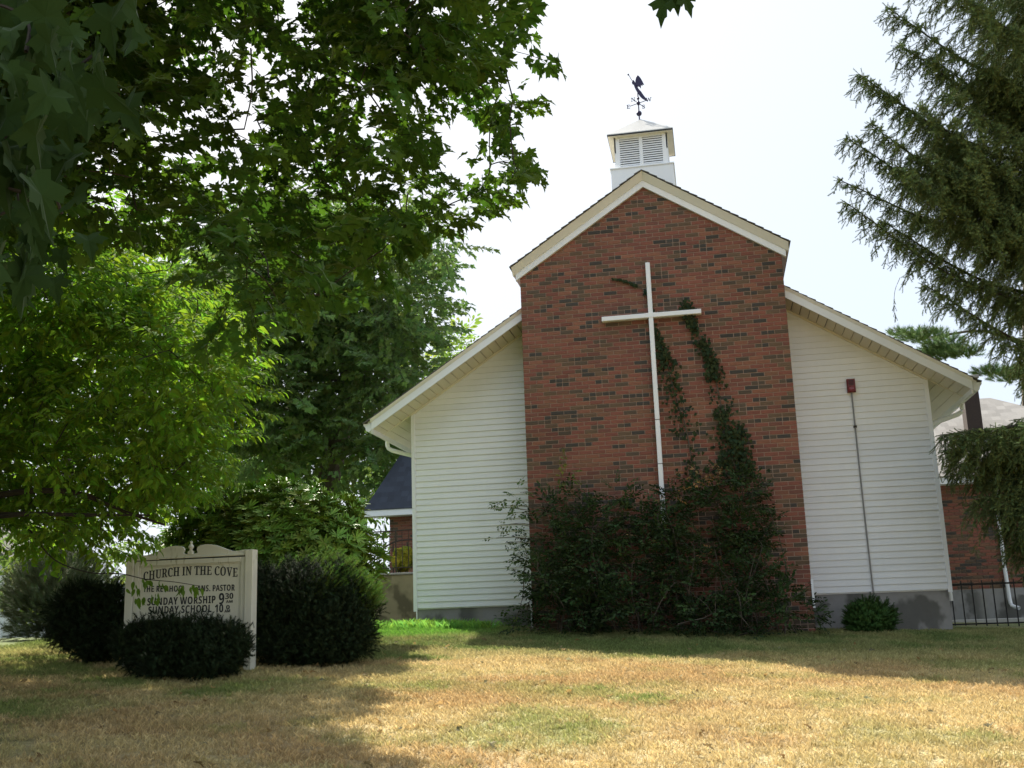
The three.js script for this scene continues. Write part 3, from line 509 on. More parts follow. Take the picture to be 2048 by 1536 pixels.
// large maple whose crown hangs over the lawn
{
  reseed(31);
  const t = thing('maple_tree', 'big dark maple whose leafy branches hang over the lawn toward the church', 'tree');
  const poly = [[-420, -260], [860, -260], [920, 40], [940, 140], [890, 230], [945, 320], [890, 385], [800, 405], [700, 480], [650, 550], [540, 580], [450, 560], [380, 480], [250, 440], [0, 480], [-420, 560]];
  const clumps = [...within(poly, 300, 6.6, 9.6, 0.2, 0.38), ...within([[-700, -900], [700, -900], [860, -260], [-420, -260], [-420, 400], [-900, 400]], 250, 6, 9, 0.4, 0.7), ...[[975, 70, 0.22], [1010, 85, 0.2], [950, 30, 0.25], [995, 190, 0.14], [1025, 195, 0.2], [1020, 230, 0.14], [980, 330, 0.2], [1015, 325, 0.2], [1030, 345, 0.12], [960, 380, 0.25], [910, 410, 0.25], [860, 425, 0.2], [765, 500, 0.25], [720, 560, 0.25], [640, 590, 0.25], [560, 610, 0.25], [500, 600, 0.25]].map(([x, y, r]) => [at(x, y, rr(7.6, 8.6)), r * 0.82])];
  const open = clumps.filter(([c]) => { const q = c.clone().project(camera), x = 1024 + q.x * 1024, y = 768 - q.y * 768; return !(x > 150 && fbm(x / 75 + 3, y / 55 + 7, 0, 2) < 0.35) && !(Math.hypot((x - 560) / 90, (y - 150) / 45) < 1 || Math.hypot((x - 145) / 60, (y - 300) / 45) < 1 || Math.hypot((x - 660) / 40, (y - 255) / 25) < 1); });
  const gx = -7.2, gz = 8.6;
  mesh('trunk', limbs([V(gx, G(gx, gz) - 0.2, gz), V(gx + 0.1, 2.5, gz - 0.1), V(gx + 0.5, 4.6, gz - 0.2), V(gx + 1.3, 6.6, gz - 0.3)], open, 0.34, 0.17, 0.034), M.darkBark, t);
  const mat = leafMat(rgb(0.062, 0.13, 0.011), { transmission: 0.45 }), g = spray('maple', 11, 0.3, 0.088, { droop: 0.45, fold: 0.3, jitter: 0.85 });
  const all = crownSprays(open, 30, { from: V(gx, 4, gz), droop: -0.2, tilt: 0.6, s0: 0.6, s1: 1.25 });
  scatter('crown', g, mat, all, t, greenTones(0.2, 0.15));
  const leaf = tint(leafGeo('maple', 0.2, 0.35), [1, 1, 1]);           // outermost leaves, one by one
  const rim = open.filter(([c, r]) => r < 0.26).slice(-17);
  for (let i = 0; i < 200; i++) { const [c, r] = rim[i % rim.length], m = mesh('leaf', leaf, mat, t); m.applyMatrix4(place(c.clone().add(around(r * 1.25)), V(rr(-1, 1), rr(-1, 0.2), rr(-1, 1)), V(rr(-0.6, 0.6), 1, rr(-0.6, 0.6)), rr(0.07, 0.1))); }
}
// nearer maple: a few big leaves hang close to the viewer
{
  reseed(37);
  const t = thing('near_maple', 'nearby maple branch with very large dark leaves hanging at the upper corner', 'tree');
  const base = V(-3.1, 0, 15.2), poly = [[-200, -150], [165, -150], [195, 60], [205, 150], [170, 260], [110, 300], [130, 420], [70, 540], [0, 560], [-200, 560]];
  const clumps = within(poly, 62, 2.8, 4.4, 0.14, 0.22); 
  const over = []; while (over.length < 230) { const p = V(rr(-13, -3.4), rr(4.6, 9.5), rr(9, 17)), q = p.clone().project(camera); if (p.z < 16.5 && Math.abs(q.x) < 1.12 && Math.abs(q.y) < 1.12 && q.z < 1) continue; if (p.x > -1.5 && p.y < 5.5) continue; over.push([p, rr(0.5, 0.85)]); }
  clumps.splice(0, 0, ...over);
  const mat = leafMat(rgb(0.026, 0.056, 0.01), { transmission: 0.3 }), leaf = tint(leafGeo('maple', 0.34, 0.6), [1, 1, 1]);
  mesh('trunk', mergeGeometries([limbs([V(base.x, -0.2, base.z), V(base.x, 1.8, base.z), V(base.x + 0.3, 3.6, base.z - 0.2)], clumps, 0.2, 0.08, 0.014), sweep([V(-3, 5.4, 13), at(1300, -700, 4.2), at(1350, -320, 4), at(1350, -20, 4)], 0.012, 0.003, 5, 4)]), M.darkBark, t);
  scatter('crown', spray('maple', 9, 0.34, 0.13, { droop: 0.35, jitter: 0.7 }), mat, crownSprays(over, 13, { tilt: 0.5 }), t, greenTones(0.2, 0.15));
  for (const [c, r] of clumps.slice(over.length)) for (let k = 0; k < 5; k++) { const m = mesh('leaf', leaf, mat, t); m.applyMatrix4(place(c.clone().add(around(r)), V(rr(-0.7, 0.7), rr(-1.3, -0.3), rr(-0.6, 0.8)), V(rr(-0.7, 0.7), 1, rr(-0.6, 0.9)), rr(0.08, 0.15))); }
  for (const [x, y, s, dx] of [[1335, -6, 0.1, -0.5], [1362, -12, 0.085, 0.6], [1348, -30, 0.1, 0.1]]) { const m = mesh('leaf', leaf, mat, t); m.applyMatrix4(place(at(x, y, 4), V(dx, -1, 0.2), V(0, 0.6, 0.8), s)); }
}
// dogwood beside the sign
{
  reseed(41);
  const t = thing('dogwood_tree', 'spreading light green dogwood with layered branches reaching over the sign', 'tree');
  const poly = [[-420, 380], [150, 420], [250, 460], [330, 560], [425, 590], [410, 660], [430, 770], [385, 880], [425, 940], [330, 1000], [300, 1045], [210, 1075], [120, 1060], [0, 1050], [-420, 1050]];
  const clumps = [...within(poly, 430, 10.2, 16.5, 0.3, 0.54), ...[[400, 760, 0.2], [425, 785, 0.18], [395, 600, 0.2], [330, 540, 0.2], [420, 955, 0.16]].map(([x, y, r]) => [at(x, y, rr(10.6, 11.4)), r])];
  const open = clumps.filter(([c]) => { const q = c.clone().project(camera), x = 1024 + q.x * 1024, y = 768 - q.y * 768; return !(Math.hypot((x - 30) / 60, (y - 990) / 35) < 1); });
  const low = [[292, 1160, 0.05], [325, 1168, 0.06], [362, 1170, 0.06], [392, 1176, 0.07], [268, 1176, 0.08], [280, 1196, 0.07], [310, 1192, 0.05]].map(([x, y, r]) => [at(x, y, 11.55), r]);
  const gx = -8.6, gz = 5.4, P = (x, y, d) => at(x, y, d);
  const wood = [limbs([V(gx, G(gx, gz) - 0.2, gz), V(gx + 0.1, 2.0, gz), V(gx + 0.3, 3.2, gz + 0.1)], open, 0.13, 0.09, 0.024),
    sweep([V(gx + 0.2, 2.7, gz), P(0, 990, 11), P(150, 985, 11), P(240, 1020, 11.2), P(330, 1050, 11.3)], 0.045, 0.012, 6), sweep([V(gx + 0.2, 2.5, gz), P(0, 1032, 10.8), P(180, 1030, 10.9), P(300, 1030, 11)], 0.04, 0.01, 6),
    sweep([P(60, 1060, 11.2), P(110, 1120, 11.4), P(180, 1145, 11.5), P(245, 1148, 11.55), P(290, 1158, 11.55), P(350, 1164, 11.55), P(400, 1172, 11.55)], 0.009, 0.003, 5)];
  mesh('trunk', mergeGeometries(wood), M.darkBark, t);
  const mat = leafMat(rgb(0.17, 0.31, 0.02), { transmission: 0.55 }), g = spray('pointed', 11, 0.32, 0.098, { droop: 0.5, fold: 0.3, jitter: 0.5, hang: 0.15 });
  scatter('crown', g, mat, crownSprays(open, 24, { flat: 0.6, from: V(gx, 3, gz), droop: -0.12, tilt: 0.35 }), t, greenTones(0.22, 0.14));
  const leaf = tint(leafGeo('pointed', 0.3, 0.5), [0.75, 0.75, 1]);
  for (const [c, r] of low) for (let k = 0; k < 6; k++) { const m = mesh('leaf', leaf, mat, t); m.applyMatrix4(place(c.clone().add(around(r)), V(rr(-0.5, 0.5), -1, rr(-0.4, 0.6)), V(rr(-0.6, 0.6), 0.6, rr(0, 1)), rr(0.07, 0.1))); }
}
// background trees
function backTree(name, label, poly, n, t0, t1, r0, r1, trunk, color, o = {}) {
  const t = thing(name, label, 'tree', [0, 0, 0], null), clumps = within(poly, n, t0, t1, r0, r1);
  for (const p of o.extra ?? []) clumps.push([at(p[0], p[1], (t0 + t1) / 2), p[2]]);
  const keep = clumps.filter(([c]) => { const q = c.clone().project(camera), x = 1024 + q.x * 1024, y = 768 - q.y * 768; return !(o.holes ?? []).some(([a, b, r]) => Math.hypot(x - a, y - b) < r); });
  mesh('trunk', limbs(trunk, keep, o.r0 ?? 0.4, o.r1 ?? 0.2, o.thick ?? 0.035), M.bark, t);
  scatter('crown', o.geo, leafMat(color, { transmission: o.tr ?? 0.5 }), crownSprays(keep, o.per ?? 7, { flat: 0.7, tilt: 0.5, s0: 0.8, s1: 1.4, dens: o.dens ?? 1 }), t, greenTones(0.25, 0.12));
}
{
  reseed(51);
  const far = spray('maple', 14, 0.62, 0.16, { droop: 0.4, jitter: 0.9 }), oval = spray('oval', 12, 0.7, 0.24, { droop: 0.3, jitter: 0.8 });
  const foot = (px, t) => { const p = at(px, 1250, t); return V(p.x, G(p.x, p.z) - 0.3, p.z); };
  backTree('background_maple', 'tall dark maple with several trunks rising behind the low annex roof', [[330, 620], [400, 480], [560, 440], [700, 430], [800, 450], [870, 470], [880, 520], [840, 570], [870, 600], [840, 640], [860, 665], [820, 700], [860, 760], [800, 800], [770, 850], [745, 930], [640, 960], [500, 930], [420, 880], [360, 780]], 230, 29, 37, 0.7, 1.2,
    [foot(640, 33), at(650, 1000, 33), at(690, 820, 33), at(700, 650, 33)], rgb(0.12, 0.2, 0.045), { geo: far, per: 4.4, r0: 0.45, r1: 0.2, thick: 0.05, tr: 0.5, holes: [[395, 690, 34], [430, 900, 30], [620, 720, 26], [820, 610, 22], [760, 520, 24], [700, 640, 20]], extra: [[870, 490, 0.5], [890, 475, 0.3], [895, 510, 0.3], [880, 600, 0.4], [895, 590, 0.25], [875, 655, 0.35], [890, 665, 0.25]] });
  backTree('roadside_tree', 'bright green tree in sun far behind the dogwood and pine shrub', [[-200, 760], [120, 720], [300, 860], [330, 1010], [300, 1180], [-200, 1200]], 90, 40, 50, 1.0, 1.7, [foot(130, 45), at(130, 1050, 45), at(140, 900, 45)], rgb(0.2, 0.3, 0.05), { geo: oval, per: 1.3, holes: [[30, 985, 75]] });
  backTree('leafy_tree', 'leafy tree standing low between the rhododendron and the background maple', [[330, 880], [520, 900], [700, 880], [830, 940], [830, 1130], [700, 1180], [400, 1180]], 110, 38, 46, 0.9, 1.5, [foot(560, 42), at(560, 1100, 42), at(570, 1000, 42)], rgb(0.11, 0.19, 0.04), { geo: oval, per: 1.5, holes: [[745, 1030, 22]] });
  backTree('yellow_green_tree', 'sunlit yellow green tree top showing just above the church roof slope', [[838, 740], [860, 690], [905, 676], [945, 690], [985, 720], [960, 800], [850, 830]], 40, 44, 50, 0.7, 1.1, [foot(900, 47), at(900, 1000, 47), at(905, 820, 47)], rgb(0.24, 0.36, 0.06), { geo: oval, per: 2 });
}
// rhododendron, yews, pine shrub
function bush(name, label, category, centre, rad, n, geo, mat, tones, o = {}) {
  const t = thing(name, label, category, [centre.x, 0, centre.z]), mats = [], gy = G(centre.x, centre.z), stems = [], ph = rr(0, 9);
  for (let i = 0; i < n; i++) {
    const q = around().normalize(), deep = Math.pow(rnd(), o.deep ?? 0.45), lump = 1 + (o.lump ?? 0.16) * (fbm(q.x * 2.2 + ph, q.y * 2.2 + q.z * 2 + ph, 0, 3) - 0.5) * 2;
    let k = deep * lump; const p = V(q.x * rad[0] * k, q.y * rad[1] * k, q.z * rad[2] * k); const y = centre.y + p.y; if (y < gy + 0.02) continue;
    const d = V(q.x, q.y * 0.8 + (o.up ?? 0.35), q.z).add(around(o.wild ?? 0.5)); const s = rr(0.75, 1.25) * (o.scale ? o.scale(q) : 1);
    mats.push(place(V(p.x, y, p.z), d, Math.abs(d.y) > 0.95 * d.length() ? V(1, 0, 0.3) : V(0, 1, 0), s));
  }
  for (let i = 0; i < (o.stems ?? 14); i++) { const a = rr(0, 6.28), r = rr(0.3, 0.8), e = V(Math.cos(a) * rad[0] * r, centre.y + rr(-0.1, 0.7) * rad[1], Math.sin(a) * rad[2] * r); stems.push(sweep([V(rr(-0.1, 0.1), gy - 0.05, rr(-0.1, 0.1)), V(e.x * 0.4, lerp(gy, e.y, 0.4), e.z * 0.4), e], 0.022, 0.006, 5, 3)); }
  mesh('stems', mergeGeometries(stems), M.darkBark, t);
  scatter('foliage', geo, mat, mats, t, tones); return t;
}
{
  reseed(61);
  const needle = shoot(0.15, 40, 0.03, 0.0055, { flat: 0.5, fwd: 0.5 }), yewMat = needles(rgb(0.02, 0.034, 0.013)), yewLight = leafMat(rgb(0.12, 0.22, 0.03), { transmission: 0.35 });
  function clumpBush(name, label, lumps, per, geo, mat, o = {}) {         // a clipped bush that has grown out: several lumps, ragged edge
    const [c0] = lumps[0], t = thing(name, label, 'shrub', [c0.x, 0, c0.z]), mats = [], stems = [], gy = G(c0.x, c0.z);
    for (const [c, r] of lumps) {
      for (let i = 0, n = per * r * r; i < n; i++) { const q = around().normalize(), k = Math.pow(rnd(), 0.4) * (rnd() < 0.1 ? 1.25 : 1) * (0.6 + 0.8 * fbm(q.x * 3 + c.x, q.y * 3 + q.z * 3 + c.z, 0, 3)), p = c.clone().add(V(q.x * r * k, q.y * r * k * 0.9, q.z * r * k)); if (p.y < gy + 0.03) continue; p.x -= c0.x; p.z -= c0.z; mats.push(place(p, q.clone().multiplyScalar(0.7).add(around(0.95)).add(V(0, 0.25, 0)), around(), rr(0.7, 1.3))); }
      stems.push(sweep([V(rr(-0.12, 0.12), gy - 0.05, rr(-0.1, 0.1)), V((c.x - c0.x) * 0.5, lerp(gy, c.y, 0.5), (c.z - c0.z) * 0.5), V(c.x - c0.x, c.y, c.z - c0.z)], 0.03, 0.01, 5, 3));
    }
    mesh('stems', mergeGeometries(stems), M.darkBark, t); scatter('foliage', geo, mat, mats, t, greenTones(0.35, 0.12)); return t;
  }
  const L = (list, z) => list.map(([x, y, r, dz = 0]) => [atZ(x, y, z + dz), r]), twigShoot = shoot(0.085, 30, 0.026, 0.0062, { flat: 0.6, fwd: 0.5 });
  const y = clumpBush('yew_bush', 'big rounded dark yew with bright new shoots just behind the sign post', L([[600, 1270, 0.42], [560, 1225, 0.42], [660, 1250, 0.45], [620, 1190, 0.42], [690, 1210, 0.38, -0.2], [570, 1290, 0.33, 0.2], [650, 1300, 0.36, 0.1], [700, 1270, 0.3], [535, 1180, 0.32, -0.2], [600, 1165, 0.3, -0.2], [670, 1165, 0.3, -0.2]], 4.5), 15000, twigShoot, yewMat);
  const c0 = y.position, tips = L([[610, 1165, 0.26, -0.2], [650, 1160, 0.28, -0.2], [685, 1175, 0.28, -0.2], [715, 1200, 0.24, -0.2], [570, 1165, 0.2, -0.3], [640, 1185, 0.26, 0]], 4.5), tm = [];
  for (const [c, r] of tips) for (let i = 0; i < 230; i++) { const q = around(r); const p = c.clone().add(q); p.x -= c0.x; p.z -= c0.z; tm.push(place(p, V(0.75, 0.65, rr(-0.4, 0.4)).add(around(0.35)), V(0, 1, 0.4), rr(0.8, 1.5))); }
  scatter('new_growth', needle, yewLight, tm, y, greenTones(0.25, 0.2));
  clumpBush('yew_bush', 'dark round yew behind the farther left post, beside the pine shrub', L([[190, 1250, 0.36], [150, 1225, 0.3], [215, 1215, 0.34, -0.1], [230, 1270, 0.34], [170, 1200, 0.26], [185, 1290, 0.26, 0.1], [140, 1260, 0.25]], 4.7), 15000, twigShoot, yewMat);
  clumpBush('low_yew', 'low dark yew in front of the notice board covering its lower edge', L([[366, 1305, 0.33], [300, 1300, 0.31], [430, 1300, 0.31], [275, 1290, 0.25], [455, 1285, 0.24], [340, 1280, 0.27], [400, 1282, 0.27], [330, 1330, 0.28, 0.2], [410, 1330, 0.28, 0.2]], 5.75), 16000, twigShoot, yewMat);
  const small = atZ(1737, 1236, -0.15);
  bush('small_yew', 'small bright green yew in front of the concrete foundation', 'shrub', V(small.x, small.y - 0.02, small.z), [0.38, 0.27, 0.3], 2600, shoot(0.09, 34, 0.028, 0.007, { flat: 0.6, fwd: 0.5 }), needles(rgb(0.045, 0.095, 0.02)), greenTones(0.3, 0.1), { up: 0.5, wild: 0.4, deep: 0.6, lump: 0.3, scale: () => 1.1 });
  const ros = rosette('long', 11, 0.15, { rise: 0.55, droop: 0.12 });
  bush('rhododendron', 'tall rounded rhododendron with long glossy leaves behind the notice board', 'shrub', atZ(540, 1110, 2.7), [1.42, 1.22, 1.15], 4200, ros, new THREE.MeshPhysicalMaterial({ color: rgb(0.15, 0.245, 0.034), specularIntensity: 0.5, roughness: 0.5, side: THREE.DoubleSide, vertexColors: true, transmission: 0 }), greenTones(0.3, 0.18), { up: 0.7, wild: 0.45, lump: 0.4, deep: 0.3, stems: 26 });
  const tuft = shoot(0.16, 60, 0.075, 0.0045, { fwd: 1.1 });
  bush('pine_shrub', 'grey green bushy pine at the lawn edge near the road', 'shrub', atZ(110, 1200, 1.0), [0.95, 0.82, 0.8], 2600, tuft, needles(rgb(0.11, 0.14, 0.075)), greenTones(0.3, 0.08), { up: 0.7, lump: 0.4, deep: 0.4 });
  const yl = rosette('oval', 7, 0.1);
  bush('yellow_shrub', 'small yellow leaved shrub behind the railing by the siding', 'shrub', atZ(806, 1118, -3.9), [0.22, 0.24, 0.2], 260, yl, leafMat(rgb(0.42, 0.38, 0.05)), greenTones(0.25, 0.2), { up: 0.4, stems: 6 });
}
// overgrown shrub and ivy against the pier
{
  reseed(71);
  const t = thing('overgrown_shrub', 'tangled dark overgrown shrub covering the foot of the brick pier', 'shrub', [0, 0, 0]);
  const poly = [[1066, 1020], [1110, 990], [1190, 1012], [1265, 968], [1330, 1012], [1390, 958], [1470, 950], [1530, 985], [1540, 1060], [1530, 1130], [1590, 1180], [1640, 1240], [1630, 1268], [1560, 1272], [1010, 1272], [1062, 1200]];
  const pts = []; while (pts.length < 300) { const x = rr(1000, 1650), y = rr(925, 1275); if (inPoly(poly, x, y)) { const low = smooth(y, 950, 1230); pts.push([atZ(x, y, rr(0.12, 0.5 + 0.7 * low)), rr(0.13, 0.24)]); } }
  const g = spray('oval', 11, 0.24, 0.062, { jitter: 0.9, droop: 0.25 }), mat = leafMat(rgb(0.032, 0.06, 0.016), { transmission: 0.25 });
  const mats = crownSprays(pts, 52, { flat: 0.9, tilt: 0.9, droop: 0.1 });
  const arms = []; for (let i = 0; i < 60; i++) { const [p] = pts[i * 3], x = p.x + rr(-0.5, 0.5); arms.push(sweep([V(x, G(x, 0.3) - 0.05, rr(0.15, 0.6)), V(lerp(x, p.x, 0.5) + rr(-0.2, 0.2), lerp(1.3, p.y, 0.5), p.z), p.clone().add(around(0.15)), p.clone().add(V(rr(-0.25, 0.25), rr(0, 0.45), rr(0, 0.2)))], 0.012, 0.002, 4, 3)); }
  mesh('stems', mergeGeometries(arms), M.twig, t);
  scatter('foliage', g, mat, mats, t, greenTones(0.35, 0.15));
  // longer leafy arms that reach over the siding, and a light spray above
  const reach = [[1040, 985, 0.1], [1032, 1005, 0.13], [1005, 1012, 0.1], [980, 1018, 0.06], [1045, 1030, 0.14], [1020, 1048, 0.09], [1000, 1050, 0.05], [1040, 1078, 0.12], [1010, 1085, 0.09], [992, 1076, 0.05], [1050, 1110, 0.1], [1030, 1122, 0.07], [1046, 1150, 0.06], [1052, 1185, 0.05], [1030, 1230, 0.1], [1040, 1255, 0.14]].map(([x, y, r]) => [atZ(x, y, 0.3), r]);
  mesh('arm', mergeGeometries(reach.map(([p]) => sweep([V(-1.85, p.y - 0.1, 0.3), p.clone().lerp(V(-1.85, p.y - 0.1, 0.3), 0.4).add(V(0, 0.04, 0)), p], 0.007, 0.003, 4, 3))), M.twig, t);
  scatter('arm_leaves', spray('oval', 9, 0.14, 0.05, { jitter: 0.8 }), leafMat(rgb(0.08, 0.14, 0.03), { transmission: 0.4 }), crownSprays(reach, 130, { flat: 0.8, tilt: 0.8 }), t, greenTones(0.3, 0.15));
  const dead = [[1395, 950, 0.2], [1420, 945, 0.15], [1340, 985, 0.12], [1290, 1075, 0.1], [1430, 1115, 0.14]].map(([x, y, r]) => [atZ(x, y, 0.75), r]);
  scatter('dead_leaves', spray('oval', 7, 0.16, 0.05, { jitter: 1 }), leafMat(rgb(0.3, 0.17, 0.07), { transmission: 0.3 }), crownSprays(dead, 55, { tilt: 0.9 }), t, greenTones(0.3, 0.1));
  const fl = [[1128, 925, 0.07], [1135, 945, 0.06], [1128, 955, 0.05], [1145, 970, 0.06], [1120, 915, 0.06]].map(([x, y, r]) => [atZ(x, y, 0.3), r]);
  scatter('light_leaves', spray('oval', 7, 0.1, 0.055, { jitter: 0.8 }), leafMat(rgb(0.17, 0.2, 0.04)), crownSprays(fl, 160, { tilt: 0.9 }), t, greenTones(0.3, 0.25));

  const v = thing('climbing_ivy', 'dark ivy climbing the bricks in two strands beside the cross', 'ivy', [0, 0, 0]);
  const paths = [[[1490, 960], [1480, 900], [1452, 850], [1436, 780], [1420, 720], [1396, 670], [1376, 625], [1366, 590]], [[1390, 960], [1380, 900], [1370, 850], [1350, 790], [1335, 730], [1318, 680], [1306, 640], [1296, 590], [1260, 565], [1222, 556]], [[1440, 940], [1470, 880], [1482, 850]]];
  const wide = [[0.34, 0.3, 0.22, 0.18, 0.13, 0.1, 0.09, 0.05], [0.24, 0.24, 0.26, 0.25, 0.16, 0.07, 0.04, 0.05, 0.012, 0.008], [0.2, 0.18, 0.05]];
  const stems = [], lm = [];
  paths.forEach((path, n) => {
    const P = path.map(([x, y]) => atZ(x, y, 0.02)); stems.push(sweep(P, 0.012, 0.004, 5, 4)); const c = new THREE.CatmullRomCurve3(P), L = c.getLength();
    for (let i = 0; i < L * 400; i++) { const u = rnd(), f = u * (P.length - 1), k = Math.floor(f), w = lerp(wide[n][k], wide[n][Math.min(k + 1, P.length - 1)], f - k), p = c.getPoint(u); const lim = 0.3 + 0.5 * fbm(p.y * 3.5 + n * 9, p.x * 4, 0, 3); if (rnd() > smooth(lim, 0.42, 0.58) || (w < 0.07 && rnd() < 0.8)) continue; const q = around(1).multiplyScalar(w * (0.5 + 1.7 * rnd() * fbm(p.y * 6 + n * 3, 4, 0, 2))); p.add(V(q.x, q.y * 0.8, 0)); p.z = rr(0.02, 0.04 + w * 0.6); lm.push(place(p, V(rr(-0.7, 0.7), -1, rr(0.1, 0.6)), V(rr(-0.4, 0.4), 0.5, 1), rr(0.04, 0.075))); }
  });
  mesh('stems', mergeGeometries(stems), M.twig, v);
  scatter('foliage', tint(leafGeo('ivy', 0.15, 0.2), [1, 1, 1]), leafMat(rgb(0.03, 0.045, 0.017), { transmission: 0.2 }), lm, v, greenTones(0.4, 0.3));
}
// spruce
{
  reseed(81);
  const t = thing('spruce_tree', 'tall spruce with drooping needled branches beside the church', 'tree', [0, 0, 0]);
  const tx = 8.7, tz = 1.0, stems = [], tw = [], mats = [];
  stems.push(sweep([V(tx, G(tx, tz) - 0.3, tz), V(tx, 6, tz), V(tx, 14, tz), V(tx + 0.1, 21, tz)], 0.36, 0.08, 10, 4));
  const down = V(0, -1, 0);
  function fringe(curve, len, u0, hang, dens) {                         // side twigs and hanging shoots along a limb
    const n = Math.round((len * (1 - u0)) / 0.034 * dens);
    for (let i = 0; i < n; i++) {
      const u = u0 + (1 - u0) * ((i + rnd()) / n), p = curve.getPoint(u), d = curve.getTangent(u), sideDir = V(-d.z, 0, d.x).normalize().multiplyScalar(i % 2 ? 1 : -1), l2 = Math.min(hang, len * 0.3) * (0.35 + 0.9 * Math.sin(Math.PI * Math.min(1, (1 - u) * 1.2 + 0.12))) * rr(0.35, 1.2);
      const e = p.clone().addScaledVector(sideDir, l2 * rr(0.25, 0.75)).addScaledVector(d, l2 * 0.4).add(V(0, -l2 * rr(0.35, 1.0), 0)), m = p.clone().lerp(e, 0.5).add(V(0, l2 * 0.14, 0)), c2 = new THREE.QuadraticBezierCurve3(p, m, e);
      const k = Math.max(2, Math.round(l2 / 0.045));
      for (let j = 0; j < k; j++) {
        const w = (j + 0.5) / k, q = c2.getPoint(w), dd = c2.getTangent(w); mats.push(place(q, dd.clone().add(around(0.8)), around(), rr(0.8, 1.25)));
        if (rnd() < 0.8) mats.push(place(q, dd.clone().multiplyScalar(0.4).add(around(1)).add(V(0, -0.3, 0)), around(), rr(0.6, 1.0)));
      }
    }
    const k = Math.round(len / 0.06); for (let j = 0; j < k; j++) { const w = lerp(u0, 1, (j + rnd()) / k); mats.push(place(curve.getPoint(w), curve.getTangent(w).add(around(0.7)), around(), rr(0.7, 1.1))); }
  }
  function bough(tip, rise, hang, dens = 1, sag = 0.12, u0 = 0.2) {
    const hd = Math.hypot(tip.x - tx, tip.z - tz), s = V(tx, tip.y - rise * hd, tz), m1 = s.clone().lerp(tip, 0.35).add(V(0, -sag * hd * 0.6, 0)), m2 = s.clone().lerp(tip, 0.72).add(V(0, -sag * hd, 0)), c = new THREE.CatmullRomCurve3([s, m1, m2, tip]);
    stems.push(sweep([s, m1, m2, tip], 0.05, 0.006, 6, 5)); fringe(c, c.getLength(), u0, hang, dens);
  }
  for (const [x, y, d, r, h, k] of [[1772, 14, 15.4, 0.3, 0.5, 1], [1716, 148, 15.6, 0.35, 0.5, 1.1], [1735, 170, 16, 0.3, 0.4, 0.8], [1692, 275, 15.5, 0.3, 0.45, 1], [1674, 358, 15.8, 0.1, 0.35, 0.7], [1687, 402, 15.2, 0.36, 0.4, 0.9], [1740, 250, 15, 0.3, 0.6, 1.1], [1760, 440, 15.6, 0.3, 0.6, 1], [1800, 90, 15.4, 0.3, 0.6, 1], [1850, 570, 15, 0.25, 0.45, 1], [1790, 330, 14.6, 0.3, 0.7, 1]]) bough(at(x, y, d), r, h, k);
  const poly = [[1830, -150], [2330, -150], [2330, 600], [2048, 600], [1930, 560], [1850, 480], [1800, 400], [1800, 240], [1850, 100]];
  for (let i = 0; i < 100;) { const x = rr(1780, 2330), y = rr(-150, 660); if (inPoly(poly, x, y)) { bough(at(x, y, rr(14.2, 17.6)), rr(0.15, 0.4), rr(0.5, 1.1), 1.1, rr(0.06, 0.16), 0.3); i++; } }
  for (const [x, y, d, r] of [[2045, 760, 15.8, 0.25], [1950, 1000, 15, -0.1], [2010, 1050, 15.8, -0.1], [1995, 915, 15.8, 0.15], [1880, 870, 15.6, -0.05], [1910, 870, 15, 0], [1945, 950, 15.3, 0.02], [1985, 1010, 15.5, 0.04], [2020, 960, 15.6, 0.04], [2000, 880, 14.8, 0], [2030, 840, 15.6, 0.05], [1960, 920, 15.7, 0], [2045, 1020, 14.7, 0.02], [2020, 1090, 15.3, 0.04], [1890, 900, 15.2, -0.05], [1900, 930, 15.6, 0.05], [2000, 960, 15, 0], [2030, 1000, 15.2, 0.02], [2040, 900, 14.8, 0], [2048, 705, 15, 0.15], [2050, 1060, 15, 0.05]]) bough(at(x, y, d), r - rr(0.1, 0.32), rr(0.35, 0.7), 1.1, 0.03, 0.3);
  { const c = new THREE.CatmullRomCurve3([at(1800, 555, 15.4), at(1790, 580, 15.4), at(1788, 610, 15.4), at(1791, 640, 15.4)]); stems.push(sweep(c.points, 0.004, 0.002, 4, 4)); for (let j = 0; j < 12; j++) mats.push(place(c.getPoint(rr(0.45, 1)), V(rr(-0.4, 0.4), -1, rr(-0.4, 0.4)), around(), rr(0.6, 0.9))); }
  mesh('trunk', mergeGeometries(stems), M.darkBark, t);
  scatter('crown', shoot(0.12, 46, 0.025, 0.0062, { fwd: 0.8 }), needles(rgb(0.11, 0.158, 0.058)), mats, t, greenTones(0.3, 0.12));
  console.log('spruce shoots', mats.length);
}
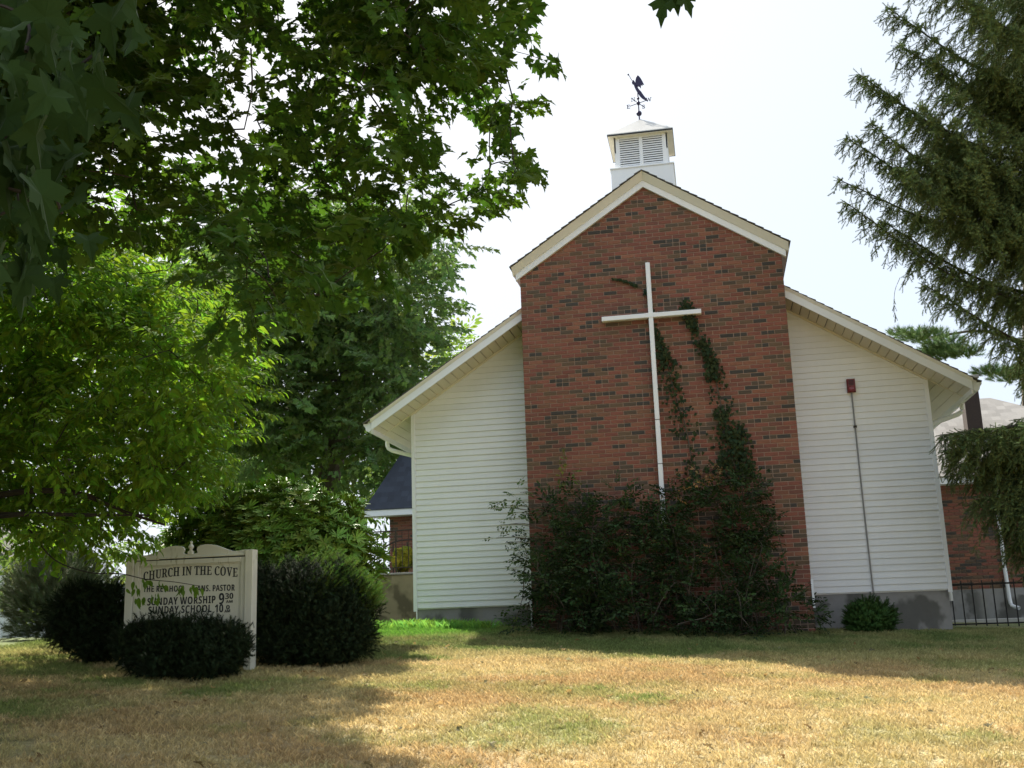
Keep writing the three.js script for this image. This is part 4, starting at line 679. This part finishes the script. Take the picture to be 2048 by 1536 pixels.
// pine beyond the roof
{
  reseed(91);
  const t = thing('pine_tree', 'soft needled pine showing between church roof and spruce', 'tree', [0, 0, 0]);
  const clumps = [[1800, 668, 0.5], [1830, 672, 0.7], [1860, 675, 0.8], [1890, 690, 0.9], [1925, 705, 0.8], [1860, 705, 0.6], [1885, 712, 0.8], [1980, 745, 0.6], [2015, 755, 0.7], [2040, 745, 0.8], [2080, 640, 1.3], [2100, 740, 1.4]].map(([x, y, r]) => [at(x, y, rr(36, 39)), r * 0.66]);
  const b = at(2060, 1250, 38), tm = at(2060, 800, 38), tt = at(2055, 500, 38);
  mesh('trunk', limbs([V(b.x, G(b.x, b.z) - 0.3, b.z), tm, tt], clumps, 0.4, 0.15, 0.03), M.bark, t);
  const mats = []; for (const [c, r] of clumps) for (let k = 0; k < 420 * r * r; k++) { const q = around(); mats.push(place(c.clone().add(V(q.x * r * 1.2, q.y * r * 0.4, q.z * r)), V(q.x - 0.3, 0.5, q.z).add(around(0.5)), V(0, 1, 0.2), rr(0.9, 1.6))); }
  scatter('crown', shoot(0.16, 46, 0.11, 0.01, { fwd: 0.8 }), needles(rgb(0.1, 0.17, 0.05)), mats, t, greenTones(0.25, 0.1));
}
// grass
{
  reseed(101);
  const blades = (n, h, sp) => { const pos = [], col = []; for (let i = 0; i < n; i++) { const a = rr(0, 6.28), x = rr(-sp, sp), z = rr(-sp, sp), w = 0.0035, b = rr(0.2, 1.0) * h, hh = h * rr(0.5, 1.1), c = Math.cos(a), s = Math.sin(a), k = rr(0.75, 1.25); const p = [[x - s * w, 0, z + c * w], [x + s * w, 0, z - c * w], [x + c * b * 0.4 + s * w * 0.7, hh * 0.65, z + s * b * 0.4 - c * w * 0.7], [x + c * b, hh, z + s * b]]; for (const i2 of [0, 1, 2, 0, 2, 3]) { pos.push(...p[i2]); col.push(k, k, k); } } const g = new THREE.BufferGeometry(); g.setAttribute('position', new THREE.Float32BufferAttribute(pos, 3)); g.setAttribute('color', new THREE.Float32BufferAttribute(col, 3)); g.computeVertexNormals(); return prep(g); };
  const mats = [], tones = [];
  for (let i = 0; i < 78000; i++) {
    const z = 12 - 13.5 * Math.pow(rnd(), 0.75), x = rr(-9, 6.5); if (z < -0.75 && Math.abs(x) < 4.2) continue; if (z < 0.02 && Math.abs(x) < 2.2) continue;
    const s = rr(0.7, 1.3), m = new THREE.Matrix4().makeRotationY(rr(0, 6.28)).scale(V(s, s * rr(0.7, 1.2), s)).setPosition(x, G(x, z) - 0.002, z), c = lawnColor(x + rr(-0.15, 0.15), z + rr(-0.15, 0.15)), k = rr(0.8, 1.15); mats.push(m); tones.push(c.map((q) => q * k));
  }
  const gm = leafMat(0xffffff, { transmission: 0.35 });
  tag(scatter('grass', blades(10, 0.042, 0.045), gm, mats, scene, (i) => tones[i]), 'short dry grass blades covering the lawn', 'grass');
  const fallen = []; for (let i = 0; i < 260; i++) { const x = rr(-7, 5.5), z = rr(1.5, 10.5); fallen.push(place(V(x, G(x, z) + rr(0.02, 0.045), z), V(rr(-1, 1), rr(-0.3, 0.5), rr(-1, 1)), V(rr(-0.6, 0.6), 1, rr(-0.6, 0.6)), rr(0.035, 0.075))); }
  tag(scatter('fallen_leaves', tint(leafGeo('maple', 0.5, 0.8), [1, 1, 1]), leafMat(rgb(0.3, 0.22, 0.1)), fallen, scene, greenTones(0.45, 0.25)), 'a few curled dry leaves lying scattered in the lawn', 'leaves');
  const tall = []; for (let i = 0; i < 620; i++) { const x = rr(-6.2, -2.75), z = rr(-0.7, 0.15) * (x < -4.3 ? 3 : 1); if (z > 0.1 && rnd() < 0.8) continue; const s = rr(0.6, 1.5); tall.push(new THREE.Matrix4().makeRotationY(rr(0, 6.28)).scale(V(s * 0.9, s, s * 0.9)).setPosition(x, G(x, z), z)); }
  tag(scatter('tall_grass', blades(7, 0.13, 0.05), leafMat(rgb(0.2, 0.38, 0.06)), tall, scene, greenTones(0.3, 0.2)), 'longer bright green grass along the foundation and retaining wall', 'grass');
}
renderer.render(scene, camera);
